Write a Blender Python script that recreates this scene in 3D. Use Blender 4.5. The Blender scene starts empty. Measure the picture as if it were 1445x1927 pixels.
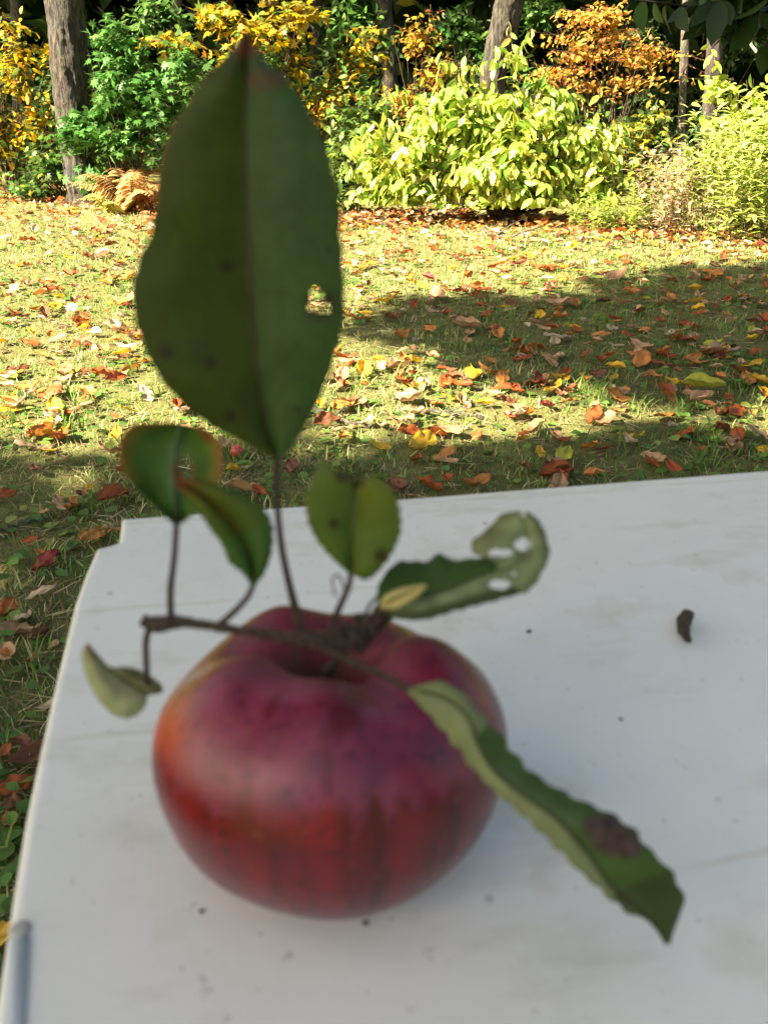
import bpy, math, random
import numpy as np
from mathutils import Vector, noise
rng = np.random.default_rng(7)
random.seed(7)
R = math.radians
scene = bpy.context.scene
C = scene.collection

# ------------------------------------------------------------ camera
TABLE_Z = 0.72
CAM = np.array([0.0, 0.0, TABLE_Z + 0.173])
PITCH = R(25)
FPX = 1669.0                       # focal length in photograph pixels (1445 x 1927)
cd = bpy.data.cameras.new('camera'); cam = bpy.data.objects.new('camera', cd); C.objects.link(cam)
cam.location = CAM; cam.rotation_euler = (R(90) - PITCH, 0, 0)
cd.sensor_fit = 'HORIZONTAL'; cd.sensor_width = 3.6; cd.lens = 3.6 * FPX / 1445
cd.clip_start = 0.01; cd.clip_end = 500
cd.dof.use_dof = True; cd.dof.focus_distance = 3.2; cd.dof.aperture_fstop = 2.5
scene.camera = cam
FW = np.array([0, math.cos(PITCH), -math.sin(PITCH)]); UP = np.array([0, math.sin(PITCH), math.cos(PITCH)])
RT = np.array([1.0, 0, 0])

# ------------------------------------------------------------ light
SUN_EL = R(39); SUN_H = np.array([-0.88, -0.475]); SUN_H /= np.linalg.norm(SUN_H)
S = np.array([SUN_H[0] * math.cos(SUN_EL), SUN_H[1] * math.cos(SUN_EL), math.sin(SUN_EL)])
w = bpy.data.worlds.new('World'); scene.world = w; w.use_nodes = True
nt = w.node_tree; bg = nt.nodes['Background']
sky = nt.nodes.new('ShaderNodeTexSky'); sky.sky_type = 'NISHITA'; sky.sun_disc = False
sky.sun_elevation = SUN_EL; sky.sun_rotation = math.atan2(S[0], S[1]); sky.air_density = 1.0; sky.dust_density = 2.5
nt.links.new(sky.outputs[0], bg.inputs[0]); bg.inputs[1].default_value = 0.05
sd = bpy.data.lights.new('sun', 'SUN'); sun = bpy.data.objects.new('sun', sd); C.objects.link(sun)
sd.energy = 5.0; sd.angle = R(0.53); sd.color = (1.0, 0.94, 0.84)
sun.rotation_euler = Vector(S.tolist()).to_track_quat('Z', 'Y').to_euler(); sun.location = (-6, -4, 9)
vs = scene.view_settings; vs.view_transform = 'Standard'; vs.look = 'None'; vs.gamma = 1; vs.use_curve_mapping = False
vs.exposure = 2.75
vs.use_white_balance = True; vs.white_balance_temperature = 8300; vs.white_balance_tint = 8

# ------------------------------------------------------------ helpers
def ray(px, py):
    return RT * (px - 722.5) / FPX - UP * (py - 963.5) / FPX + FW
def atd(px, py, d):                # point seen at (px,py) at depth d
    return CAM + ray(px, py) * d
def atz(px, py, z):
    r = ray(px, py); return CAM + r * (z - CAM[2]) / r[2]
def aty(px, py, Y):
    r = ray(px, py); return CAM + r * Y / r[1]
def proj(P):
    P = np.asarray(P) - CAM; d = P @ FW
    return 722.5 + FPX * (P @ RT) / d, 963.5 - FPX * (P @ UP) / d, d

def tag(o, label=None, cat=None, group=None, kind=None):
    if label: o['label'] = label
    if cat: o['category'] = cat
    if group: o['group'] = group
    if kind: o['kind'] = kind
    return o
def empty(name, loc, label, cat, group=None):
    o = bpy.data.objects.new(name, None); C.objects.link(o); o.location = [float(v) for v in loc]
    o.empty_display_size = 0.05
    return tag(o, label, cat, group)
def mesh_tris(name, V, F, cols=None):
    V = np.asarray(V, dtype=np.float32); F = np.asarray(F, dtype=np.int32)
    me = bpy.data.meshes.new(name); me.vertices.add(len(V)); me.vertices.foreach_set('co', V.ravel())
    k = F.shape[1]
    me.loops.add(F.size); me.loops.foreach_set('vertex_index', F.ravel())
    me.polygons.add(len(F)); me.polygons.foreach_set('loop_start', np.arange(0, F.size, k, dtype=np.int32))
    if cols is not None:
        a = me.color_attributes.new('Col', 'FLOAT_COLOR', 'POINT')
        cc = np.ones((len(V), 4), dtype=np.float32); cc[:, :3] = cols; a.data.foreach_set('color', cc.ravel())
    me.update(calc_edges=True); me.validate()
    return me
def link(name, me, mat, parent=None, smooth=False, origin=None):
    o = bpy.data.objects.new(name, me); C.objects.link(o)
    me.name = name
    if mat is not None and not me.materials: me.materials.append(mat)
    if smooth: me.shade_smooth()
    if parent is not None:
        o.parent = parent                          # parts are modelled in world space; bring them to the thing's base
        L = np.array(parent['base']) if 'base' in parent else np.array([0, 0, 0])
    return o
class Thing:                                       # builds parts in world coordinates under an Empty at the base
    def __init__(s, name, loc, label, cat, group=None):
        s.loc = np.array(loc, dtype=float); s.o = empty(name, loc, label, cat, group)
    def part(s, name, V, F, mat, cols=None, smooth=False, parent=None, label=None):
        me = mesh_tris(name, np.asarray(V) - s.loc, F, cols)
        o = bpy.data.objects.new(name, me); C.objects.link(o); me.materials.append(mat)
        if smooth: me.shade_smooth()
        o.parent = parent or s.o
        if label: o['label'] = label
        return o
def single(name, V, F, mat, loc, cols=None, smooth=False, **k):
    me = mesh_tris(name, np.asarray(V) - np.array(loc), F, cols)
    o = bpy.data.objects.new(name, me); C.objects.link(o); me.materials.append(mat); o.location = [float(v) for v in loc]
    if smooth: me.shade_smooth()
    return tag(o, **k)

# ------------------------------------------------------------ materials
def newmat(name):
    m = bpy.data.materials.new(name); m.use_nodes = True
    return m, m.node_tree, m.node_tree.nodes['Principled BSDF']
def N(nt, typ, **kw):
    n = nt.nodes.new(typ)
    for k, v in kw.items(): setattr(n, k, v)
    return n
def leafmat(name, transl=0.35, rough=0.5, spec=0.3, tint=(1, 1, 1)):
    m, nt, p = newmat(name)
    a = N(nt, 'ShaderNodeAttribute', attribute_name='Col')
    p.inputs['Roughness'].default_value = rough; p.inputs['Specular IOR Level'].default_value = spec
    nt.links.new(a.outputs['Color'], p.inputs['Base Color'])
    t = N(nt, 'ShaderNodeBsdfTranslucent'); mx = N(nt, 'ShaderNodeMixShader'); mx.inputs[0].default_value = transl
    mt = N(nt, 'ShaderNodeMix', data_type='RGBA', blend_type='MULTIPLY'); mt.inputs[0].default_value = 1
    mt.inputs[7].default_value = (*tint, 1)
    nt.links.new(a.outputs['Color'], mt.inputs[6]); nt.links.new(mt.outputs[2], t.inputs['Color'])
    nt.links.new(p.outputs[0], mx.inputs[1]); nt.links.new(t.outputs[0], mx.inputs[2])
    nt.links.new(mx.outputs[0], nt.nodes['Material Output'].inputs['Surface'])
    return m
def barkmat(name, c1, c2, scale=8.0, rough=0.9):
    m, nt, p = newmat(name)
    tc = N(nt, 'ShaderNodeTexCoord'); mp = N(nt, 'ShaderNodeMapping'); mp.inputs['Scale'].default_value = (1, 1, 0.22)
    n1 = N(nt, 'ShaderNodeTexNoise'); n1.inputs['Scale'].default_value = scale * 4; n1.inputs['Detail'].default_value = 8; n1.inputs['Roughness'].default_value = 0.7
    n2 = N(nt, 'ShaderNodeTexNoise'); n2.inputs['Scale'].default_value = scale * .5; n2.inputs['Detail'].default_value = 4
    cr = N(nt, 'ShaderNodeValToRGB'); cr.color_ramp.elements[0].color = (*c1, 1); cr.color_ramp.elements[1].color = (*c2, 1)
    cr.color_ramp.elements[0].position = 0.42; cr.color_ramp.elements[1].position = 0.60
    mx = N(nt, 'ShaderNodeMix', data_type='RGBA', blend_type='MULTIPLY'); mx.inputs[0].default_value = 0.6
    bp = N(nt, 'ShaderNodeBump'); bp.inputs['Strength'].default_value = 1.0; bp.inputs['Distance'].default_value = 0.05
    L = nt.links.new
    L(tc.outputs['Object'], mp.inputs[0]); L(mp.outputs[0], n1.inputs[0]); L(tc.outputs['Object'], n2.inputs[0])
    L(n1.outputs[0], cr.inputs[0]); L(cr.outputs[0], mx.inputs[6]); L(n2.outputs[1], mx.inputs[7])
    L(mx.outputs[2], p.inputs['Base Color']); L(n1.outputs[0], bp.inputs['Height']); L(bp.outputs[0], p.inputs['Normal'])
    p.inputs['Roughness'].default_value = rough
    return m
M_LEAF = leafmat('living_leaf', 0.45, 0.45, 0.35)
M_DRY = leafmat('dry_leaf', 0.22, 0.55, 0.3)
M_GRASS = leafmat('grass_blade', 0.35, 0.5, 0.25)
M_SPRIG = leafmat('apple_leaf', 0.22, 0.50, 0.20)
M_BARK = barkmat('grey_brown_bark', (0.025, 0.02, 0.016), (0.14, 0.122, 0.10), 9)
M_BARK2 = barkmat('pale_bark', (0.08, 0.07, 0.055), (0.28, 0.245, 0.20), 10)
M_STEM = barkmat('shrub_stem', (0.09, 0.05, 0.03), (0.25, 0.16, 0.10), 30)
M_TWIG = barkmat('apple_twig', (0.08, 0.042, 0.032), (0.28, 0.175, 0.135), 250, 0.6)
M_RIB = barkmat('leaf_rib', (.09, .08, .03), (.20, .17, .09), 200, 0.5)
M_PETIOLE = barkmat('petiole', (.13, .06, .045), (.25, .15, .10), 300, 0.5)

# ------------------------------------------------------------ geometry helpers
def tube(pts, rad, n=8, cap=True):
    pts = [np.asarray(p, dtype=float) for p in pts]; m = len(pts); V = []; F = []
    if np.isscalar(rad): rad = [rad] * m
    prev = None
    for i in range(m):
        t = pts[min(i + 1, m - 1)] - pts[max(i - 1, 0)]; t = t / (np.linalg.norm(t) + 1e-12)
        if prev is None:
            a = np.array([0, 0, 1.0]) if abs(t[2]) < .9 else np.array([1.0, 0, 0]); prev = np.cross(t, a)
        u = prev - t * (prev @ t); u /= np.linalg.norm(u) + 1e-12; prev = u; v = np.cross(t, u)
        for k in range(n):
            a = 2 * math.pi * k / n; V.append(pts[i] + rad[i] * (math.cos(a) * u + math.sin(a) * v))
    for i in range(m - 1):
        for k in range(n):
            a = i * n + k; b = i * n + (k + 1) % n; c = a + n; d = b + n
            F.append((a, b, d)); F.append((a, d, c))
    if cap:
        V.append(pts[0]); V.append(pts[-1]); q = len(V)
        for k in range(n):
            F.append((q - 2, (k + 1) % n, k)); F.append((q - 1, (m - 1) * n + k, (m - 1) * n + (k + 1) % n))
    return np.array(V), np.array(F)
def join(parts):
    V = []; F = []; o = 0
    for v, f in parts: V.append(v); F.append(np.asarray(f) + o); o += len(v)
    return np.concatenate(V), np.concatenate(F)
def smooth_curve(P, n):
    P = np.asarray(P, dtype=float); m = len(P)
    seg = np.linalg.norm(np.diff(P[:, :2], axis=0), axis=1); s = np.concatenate([[0], np.cumsum(seg)]); s /= s[-1]
    T = np.linspace(0, 1, n); out = []
    for t in T:
        i = min(max(np.searchsorted(s, t, side='right') - 1, 0), m - 2)
        h = (t - s[i]) / (s[i + 1] - s[i] + 1e-12)
        p0 = P[max(i - 1, 0)]; p1 = P[i]; p2 = P[i + 1]; p3 = P[min(i + 2, m - 1)]
        out.append(0.5 * ((2 * p1) + (-p0 + p2) * h + (2 * p0 - 5 * p1 + 4 * p2 - p3) * h * h + (-p0 + 3 * p1 - 3 * p2 + p3) * h ** 3))
    return np.array(out)
def box(x0, x1, y0, y1, z0, z1):
    V = np.array([(x, y, z) for x in (x0, x1) for y in (y0, y1) for z in (z0, z1)])
    F = [(0, 1, 3), (0, 3, 2), (4, 6, 7), (4, 7, 5), (0, 4, 5), (0, 5, 1), (2, 3, 7), (2, 7, 6), (0, 2, 6), (0, 6, 4), (1, 5, 7), (1, 7, 3)]
    return V, np.array(F)
def nz(p, s): return noise.noise(Vector((float(p[0]) * s, float(p[1]) * s, float(p[2]) * s)))

# leaf templates: x along the leaf, y across, z normal (triangles)
def t_oval(wd=0.5, fold=0.12, droop=0.18):
    st = [0, .22, .5, .78, 1]; hw = [0, .36, .5, .33, 0]
    V = []; F = []
    for s, h in zip(st, hw):
        z = -droop * s * s
        if h == 0: V.append((s, 0, z))
        else: V += [(s, -h * wd, z + fold * h), (s, 0, z), (s, h * wd, z + fold * h)]
    # idx: 0 | 1 2 3 | 4 5 6 | 7 8 9 | 10
    F = [(0, 1, 2), (0, 2, 3)]
    for a in (1, 4):
        F += [(a, a + 3, a + 4), (a, a + 4, a + 1), (a + 1, a + 4, a + 5), (a + 1, a + 5, a + 2)]
    F += [(7, 10, 8), (8, 10, 9)]
    return np.array(V, dtype=float), np.array(F)
def t_simple(wd=0.5, fold=0.1):
    return np.array([(0, 0, 0), (.45, -wd / 2, fold), (1, 0, -.1), (.45, wd / 2, fold)], dtype=float), np.array([(0, 1, 2), (0, 2, 3)])
def t_maple():
    ang = [180, 140, 105, 80, 58, 38, 18, 0, -18, -38, -58, -80, -105, -140]
    rad = [.12, .30, .33, .62, .36, .72, .42, 1.0, .42, .72, .36, .62, .33, .30]
    V = [(0.3, 0, 0)] + [(.3 + .7 * r * math.cos(R(a)), .7 * r * math.sin(R(a)), -.12 * r * r) for a, r in zip(ang, rad)]
    n = len(ang); F = [(0, 1 + (i + 1) % n, 1 + i) for i in range(n)]
    return np.array(V), np.array(F)
OVAL = t_oval(); MIDL = t_oval(.42, .12, .28); NARROW = t_oval(.3, .1, .25); WIDE = t_oval(.62, .14, .15); SIMPLE = t_simple(); MAPLE = t_maple()
def norm(a): return a / (np.linalg.norm(a, axis=-1, keepdims=True) + 1e-9)
def scatter(tmpl, P, D, Nn, size, cols):
    T, F = tmpl; D = norm(D); Yv = norm(np.cross(Nn, D)); Z = np.cross(D, Yv)
    V = P[:, None, :] + size[:, None, None] * (T[None, :, 0:1] * D[:, None, :] + T[None, :, 1:2] * Yv[:, None, :] + T[None, :, 2:3] * Z[:, None, :])
    n = len(P); k = len(T)
    FF = (F[None] + (np.arange(n) * k)[:, None, None]).reshape(-1, 3)
    return V.reshape(-1, 3), FF, np.repeat(cols, k, axis=0)
def pick_cols(pal, n, var=0.18):
    pal = np.array(pal, dtype=float); wts = pal[:, 3] / pal[:, 3].sum()
    c = pal[rng.choice(len(pal), n, p=wts), :3]
    return np.clip(c * (1 + var * rng.normal(size=(n, 1))) * (1 + var * .4 * rng.normal(size=(n, 3))), 0.004, .9)

def foliage(lobes, ntw, lpt, size, tmpl, pal, base=None, twig=0.3, droop=0.35, shell=0.45, up=0.35, nstem=14, stem_r=0.008, flat=0.0):
    """leaf sprays spread through ellipsoid lobes: returns leaf mesh arrays and stem mesh arrays"""
    lob = np.array(lobes, dtype=float)      # cx cy cz rx ry rz
    vol = (lob[:, 3] * lob[:, 4] * lob[:, 5]) ** .75; pr = vol / vol.sum()
    li = rng.choice(len(lob), ntw, p=pr); c = lob[li, :3]; r = lob[li, 3:]
    d = norm(rng.normal(size=(ntw, 3))); rr = rng.random(ntw)[:, None] ** shell
    jit = 1 + .12 * rng.normal(size=(ntw, 1))
    E = c + d * r * rr * jit                # twig ends
    o = norm(d * r / r.mean(axis=1, keepdims=True) + np.array([0, 0, up]) + .35 * rng.normal(size=(ntw, 3)))
    o[:, 2] *= (1 - flat); o = norm(o)
    L = twig * (0.6 + .8 * rng.random((ntw, 1)))
    B = E - o * L
    side = norm(np.cross(o, np.array([0, 0, 1.0]) + .3 * rng.normal(size=(ntw, 3))))
    tcol = 1 + .22 * rng.normal(size=(ntw, 1))
    P = []; D = []; NN = []; SZ = []; CC = []
    for j in range(lpt):
        t = (j + .5) / lpt; sgn = 1 if j % 2 else -1
        p = B + o * L * t; p[:, 2] -= (.12 * t * t * L[:, 0])
        dd = o * .55 + side * sgn * (.9 if j < lpt - 1 else .1) + np.array([0, 0, -droop]) + .28 * rng.normal(size=(ntw, 3))
        nn = np.array([0, 0, 1.0]) * .8 + .35 * d + .4 * rng.normal(size=(ntw, 3))
        P.append(p); D.append(dd); NN.append(nn); SZ.append(size * (.65 + .6 * rng.random(ntw))); CC.append(np.clip(pick_cols(pal, ntw) * tcol, .004, .9))
    lv = scatter(tmpl, np.concatenate(P), np.concatenate(D), np.concatenate(NN), np.concatenate(SZ), np.concatenate(CC))
    st = []
    if base is not None:
        base = np.array(base, dtype=float)
        idx = rng.choice(ntw, min(nstem, ntw), replace=False)
        for i in idx:
            e = E[i]; b = base + np.array([rng.normal() * .05, rng.normal() * .05, 0]); mid = (b + e) / 2 + np.array([0, 0, .15 * np.linalg.norm(e - b)])
            q = [b * (1 - t) ** 2 + 2 * t * (1 - t) * mid + e * t * t for t in np.linspace(0, 1, 6)]
            st.append(tube(q, list(np.linspace(stem_r, stem_r * .25, 6)), 5, False))
    for i in range(0, ntw, 2):
        st.append(tube([B[i], E[i]], [.0025, .0012], 3, False))
    return lv, join(st)

def lobes_px(spec, Y, ydepth=0.6):
    out = []
    for (px, py, rx, ry) in spec:
        p = aty(px, py, Y); d = (p - CAM) @ FW; s = d / FPX
        out.append((p[0], p[1], p[2], rx * s, max(rx, ry) * s * ydepth, ry * s))
    return out

def trunk_mesh(pts, rads, n=20, rough=.06):
    NR = 150; n = 56; zz_ = [p[2] for p in pts]; P = np.zeros((NR, 3)); P[:, 2] = np.concatenate([np.linspace(zz_[0], min(2.2, zz_[-1]), 110), np.linspace(min(2.25, zz_[-1]), zz_[-1], 40)])
    P[:, 0] = np.interp(P[:, 2], [p[2] for p in pts], [p[0] for p in pts]); P[:, 1] = np.interp(P[:, 2], [p[2] for p in pts], [p[1] for p in pts])
    rr = np.interp(P[:, 2], [p[2] for p in pts], rads)
    V, F = tube(P, list(rr), n)
    for i in range(len(V)):
        a = P[min(i // n, NR - 1)]; k = nz(V[i], 5) * rough * 1.6 - abs(nz(V[i] * np.array([1, 1, .22]), 26)) * rough * 3.2 - abs(nz(V[i] * np.array([1, 1, .35]), 60)) * rough * 1.2
        V[i, :2] += (V[i, :2] - a[:2]) * k
    return V, F

# ------------------------------------------------------------ ground
def ground_z(x, y):
    return 0.035 * np.sin(x * .55 + .4) * np.sin(y * .45) * np.clip((y - 1) / 3, 0, 1)
def build_ground():
    m, nt, p = newmat('lawn_soil'); L = nt.links.new
    tc = N(nt, 'ShaderNodeTexCoord')
    def noi(sc, det=6, ro=.6):
        n = N(nt, 'ShaderNodeTexNoise'); n.inputs['Scale'].default_value = sc; n.inputs['Detail'].default_value = det
        n.inputs['Roughness'].default_value = ro; L(tc.outputs['Object'], n.inputs[0]); return n
    a, b, c = noi(1.7), noi(26), noi(140, 4)
    r1 = N(nt, 'ShaderNodeValToRGB'); e = r1.color_ramp.elements
    e[0].position = .3; e[0].color = (.05, .042, .024, 1); e[1].position = .7; e[1].color = (.11, .16, .04, 1)
    x = r1.color_ramp.elements.new(.5); x.color = (.10, .12, .035, 1)
    L(b.outputs[0], r1.inputs[0])
    r2 = N(nt, 'ShaderNodeValToRGB'); e = r2.color_ramp.elements
    e[0].position = .35; e[0].color = (.10, .09, .045, 1); e[1].position = .7; e[1].color = (.24, .23, .09, 1); L(c.outputs[0], r2.inputs[0])
    mx = N(nt, 'ShaderNodeMix', data_type='RGBA'); L(a.outputs[0], mx.inputs[0]); L(r1.outputs[0], mx.inputs[6]); L(r2.outputs[0], mx.inputs[7])
    bp = N(nt, 'ShaderNodeBump'); bp.inputs['Distance'].default_value = .01; bp.inputs['Strength'].default_value = .8
    L(c.outputs[0], bp.inputs['Height']); L(bp.outputs[0], p.inputs['Normal']); L(mx.outputs[2], p.inputs['Base Color'])
    p.inputs['Roughness'].default_value = 1; p.inputs['Specular IOR Level'].default_value = .1
    xs = np.concatenate([[-150, -60, -25], np.linspace(-12, 12, 97), [25, 60, 150]])
    ys = np.concatenate([[-150, -60, -25], np.linspace(-8, 22, 121), [40, 80, 150]])
    X, Y = np.meshgrid(xs, ys); fl = (abs(X) <= 12) & (Y >= -8) & (Y <= 22)
    Z = np.where(fl, ground_z(X, Y), 0)
    V = np.stack([X.ravel(), Y.ravel(), Z.ravel()], 1); n = len(xs)
    i, j = np.meshgrid(np.arange(len(ys) - 1), np.arange(n - 1), indexing='ij'); q = (i * n + j).ravel()
    F = np.concatenate([np.stack([q, q + 1, q + n + 1], 1), np.stack([q, q + n + 1, q + n], 1)])
    single('ground', V, F, m, (0, 0, 0), kind='structure', smooth=True)
build_ground()

# ------------------------------------------------------------ folding table
E1 = np.array([math.cos(R(9.75)), math.sin(R(9.75))]); E2 = np.array([-E1[1], E1[0]])
T0 = atz(228, 974, TABLE_Z)[:2]
def tl(u, v): return T0 + E1 * u + E2 * v          # table frame: u along the far edge, v away from the camera
def build_table():
    import bmesh
    t = Thing('folding_table', (0.45, 0.0, 0), 'white-grey plastic table with scuffed marked top under the red apple', 'table')
    near = [atz(px, py, TABLE_Z)[:2] for px, py in [(222, 1018), (205, 1024), (180, 1030), (160, 1075), (140, 1130), (105, 1270), (75, 1400), (45, 1540), (20, 1690), (3, 1800), (-16, 1925)]]
    pts = [tl(1.16, 0.0), tl(.34, .004), atz(760, 936, TABLE_Z)[:2], T0] + near
    last = near[-1]; vlast = (last - T0) @ E2
    for f, du in ((-.34, -.006), (-.45, .012), (-.55, .04), (-.60, .075), (-.62, .12)):
        pts.append(tl((near[-1] - T0) @ E1 + du, f))
    pts += [tl(1.10, -.62), tl(1.19, -.59), tl(1.22, -.5), tl(1.22, -.06)]
    bm = bmesh.new()
    # rounding of the corners comes from a bevel; top outline counter-clockwise
    vs_ = [bm.verts.new((p[0] - t.loc[0], p[1] - t.loc[1], TABLE_Z)) for p in pts]
    f = bm.faces.new(vs_); f.normal_update()
    if f.normal.z < 0: f.normal_flip()
    r = bmesh.ops.extrude_face_region(bm, geom=[f])
    top = [g for g in bm.verts if g in set(vs_)]
    for g in r['geom']:
        if isinstance(g, bmesh.types.BMVert): g.co.z -= .042
    bmesh.ops.recalc_face_normals(bm, faces=bm.faces)
    ed = [e for e in bm.edges if all(abs(v.co.z - TABLE_Z) < 1e-6 for v in e.verts)]
    bmesh.ops.bevel(bm, geom=ed, offset=.0032, segments=4, profile=.5, affect='EDGES', clamp_overlap=True)
    bmesh.ops.triangulate(bm, faces=bm.faces)
    me = bpy.data.meshes.new('tabletop'); bm.to_mesh(me); bm.free()
    m, nt, p = newmat('scuffed_plastic'); L = nt.links.new
    tc = N(nt, 'ShaderNodeTexCoord'); mp = N(nt, 'ShaderNodeMapping'); mp.inputs['Rotation'].default_value = (0, 0, -R(9.75))
    L(tc.outputs['Object'], mp.inputs[0])
    mp2 = N(nt, 'ShaderNodeMapping'); mp2.inputs['Scale'].default_value = (14, 50, 1); L(mp.outputs[0], mp2.inputs[0])
    def noi(sc, src, det=5, ro=.6):
        n = N(nt, 'ShaderNodeTexNoise'); n.inputs['Scale'].default_value = sc; n.inputs['Detail'].default_value = det
        n.inputs['Roughness'].default_value = ro; L(src.outputs[0], n.inputs[0]); return n
    def ramp(src, p0, p1, c0, c1):
        r = N(nt, 'ShaderNodeValToRGB'); r.color_ramp.elements[0].position = p0; r.color_ramp.elements[1].position = p1
        r.color_ramp.elements[0].color = (*c0, 1); r.color_ramp.elements[1].color = (*c1, 1); L(src.outputs[0], r.inputs[0]); return r
    def mul(a, b, fac=1.0):
        x = N(nt, 'ShaderNodeMix', data_type='RGBA', blend_type='MULTIPLY'); x.inputs[0].default_value = fac
        L(a.outputs[0] if a.type != 'MIX' else a.outputs[2], x.inputs[6]); L(b.outputs[0] if b.type != 'MIX' else b.outputs[2], x.inputs[7]); return x
    base = ramp(noi(14, mp, 8, .7), .3, .75, (.66, .665, .65), (.74, .74, .73))
    sc1 = ramp(noi(1.0, mp2, 7, .68), .54, .74, (1, 1, 1), (.82, .80, .75))             # drawn-out scuffs along the table
    st1 = ramp(noi(30, mp, 5, .6), .55, .80, (1, 1, 1), (.76, .73, .65))               # brownish stains
    sp1 = ramp(noi(330, mp, 2, .5), .70, .76, (1, 1, 1), (.55, .50, .45))               # grit in the pores
    sp2 = ramp(noi(110, mp, 2, .5), .74, .80, (1, 1, 1), (.35, .33, .32))
    wv = N(nt, 'ShaderNodeTexWave'); wv.wave_type = 'BANDS'; wv.bands_direction = 'Y'; wv.inputs['Scale'].default_value = 4.2
    wv.inputs['Distortion'].default_value = .35; wv.inputs['Detail'].default_value = 3; wv.inputs['Detail Scale'].default_value = 6; L(mp.outputs[0], wv.inputs[0])
    ln = ramp(wv, .0, .004, (.88, .86, .81), (1, 1, 1))
    brk = ramp(noi(7, mp, 3), .46, .56, (1, 1, 1), (0, 0, 0)); mxl = N(nt, 'ShaderNodeMix', data_type='RGBA')
    L(brk.outputs[0], mxl.inputs[0]); L(ln.outputs[0], mxl.inputs[6]); mxl.inputs[7].default_value = (1, 1, 1, 1)
    o = mul(mul(mul(mul(mul(base, sc1), st1, .8), sp1, .6), sp2, .8), mxl)
    L(o.outputs[2], p.inputs['Base Color']); p.inputs['Roughness'].default_value = .42; p.inputs['Specular IOR Level'].default_value = .35
    bp = N(nt, 'ShaderNodeBump'); bp.inputs['Distance'].default_value = .0002; bp.inputs['Strength'].default_value = .4
    nb = noi(900, mp, 2); L(nb.outputs[0], bp.inputs['Height']); L(bp.outputs[0], p.inputs['Normal'])
    ob = bpy.data.objects.new('tabletop', me); C.objects.link(ob); me.materials.append(m); ob.parent = t.o
    # blue-grey strip standing in for a shaded recess, with a rivet, near left edge
    mm, nt2, pp = newmat('blue_grey_strip'); pp.inputs['Base Color'].default_value = (.27, .33, .42, 1); pp.inputs['Roughness'].default_value = .45; pp.inputs['Metallic'].default_value = 0
    n = N(nt2, 'ShaderNodeTexNoise'); n.inputs['Scale'].default_value = 60; rr = N(nt2, 'ShaderNodeValToRGB')
    rr.color_ramp.elements[0].color = (.42, .48, .56, 1); rr.color_ramp.elements[1].color = (.54, .59, .65, 1)
    nt2.links.new(n.outputs[0], rr.inputs[0]); nt2.links.new(rr.outputs[0], pp.inputs['Base Color'])
    a0 = atz(38, 1775, TABLE_Z)[:2]; a1 = atz(27, 1925, TABLE_Z)[:2]; dr = (a1 - a0) / np.linalg.norm(a1 - a0); nr = np.array([-dr[1], dr[0]])
    hw = .0021; ln_ = .16; V = []; z0 = TABLE_Z + .0004; z1 = TABLE_Z + .0006
    out = [a0 + dr * (-.0015 + .0015) + nr * hw] + [a0 - dr * .0021 * math.sin(a) + nr * hw * math.cos(a) for a in np.linspace(.3, math.pi - .3, 7)] + [a0 - nr * hw, a0 + dr * ln_ - nr * hw, a0 + dr * ln_ + nr * hw]
    k = len(out)
    V = [(p_[0], p_[1], z0 - .001) for p_ in out] + [(p_[0], p_[1], z1) for p_ in out] + [(*np.mean(out, axis=0), z1)]
    F = [(i, (i + 1) % k, k + (i + 1) % k) for i in range(k)] + [(i, k + (i + 1) % k, k + i) for i in range(k)] + [(k + i, k + (i + 1) % k, 2 * k) for i in range(k)]
    groove_shade = t.part('groove_shade', V, F, mm)
    ms, n3, p3 = newmat('dull_screw'); p3.inputs['Base Color'].default_value = (.42, .41, .38, 1); p3.inputs['Roughness'].default_value = .5; p3.inputs['Metallic'].default_value = .2
    c0 = atz(37, 1752, TABLE_Z); V = []; F = []
    for j, (rr_, zz) in enumerate([(.0026, -.0005), (.0025, .0004), (.0020, .0009), (.0011, .0011)]):
        for i in range(16): V.append((c0[0] + rr_ * math.cos(i * math.pi / 8), c0[1] + rr_ * math.sin(i * math.pi / 8), TABLE_Z + zz))
    for j in range(3):
        for i in range(16): a, b = j * 16 + i, j * 16 + (i + 1) % 16; F += [(a, b, b + 16), (a, b + 16, a + 16)]
    V.append((c0[0], c0[1], TABLE_Z + .0011)); F += [(48 + i, 48 + (i + 1) % 16, 64) for i in range(16)]
    t.part('rivet', V, F, ms, smooth=True)
    mg, n4, p4 = newmat('grey_leg_tube'); p4.inputs['Base Color'].default_value = (.32, .32, .31, 1); p4.inputs['Metallic'].default_value = .8; p4.inputs['Roughness'].default_value = .4
    for u in (.16, 1.06):
        lo, hi = tl(u, -.54), tl(u, -.08)
        for q in (lo, hi):
            v, f = tube([(q[0], q[1], ground_z(q[0], q[1])), (q[0], q[1], TABLE_Z - .042)], .0125, 12); t.part('leg', v, f, mg, smooth=True)
        v, f = tube([(lo[0], lo[1], .2), (hi[0], hi[1], .2)], .009, 10); t.part('crossbar', v, f, mg, smooth=True)
        v, f = tube([(lo[0], lo[1], TABLE_Z - .05), (hi[0], hi[1], TABLE_Z - .05)], .009, 10); t.part('crossbar', v, f, mg, smooth=True)
    return t
build_table()

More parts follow.
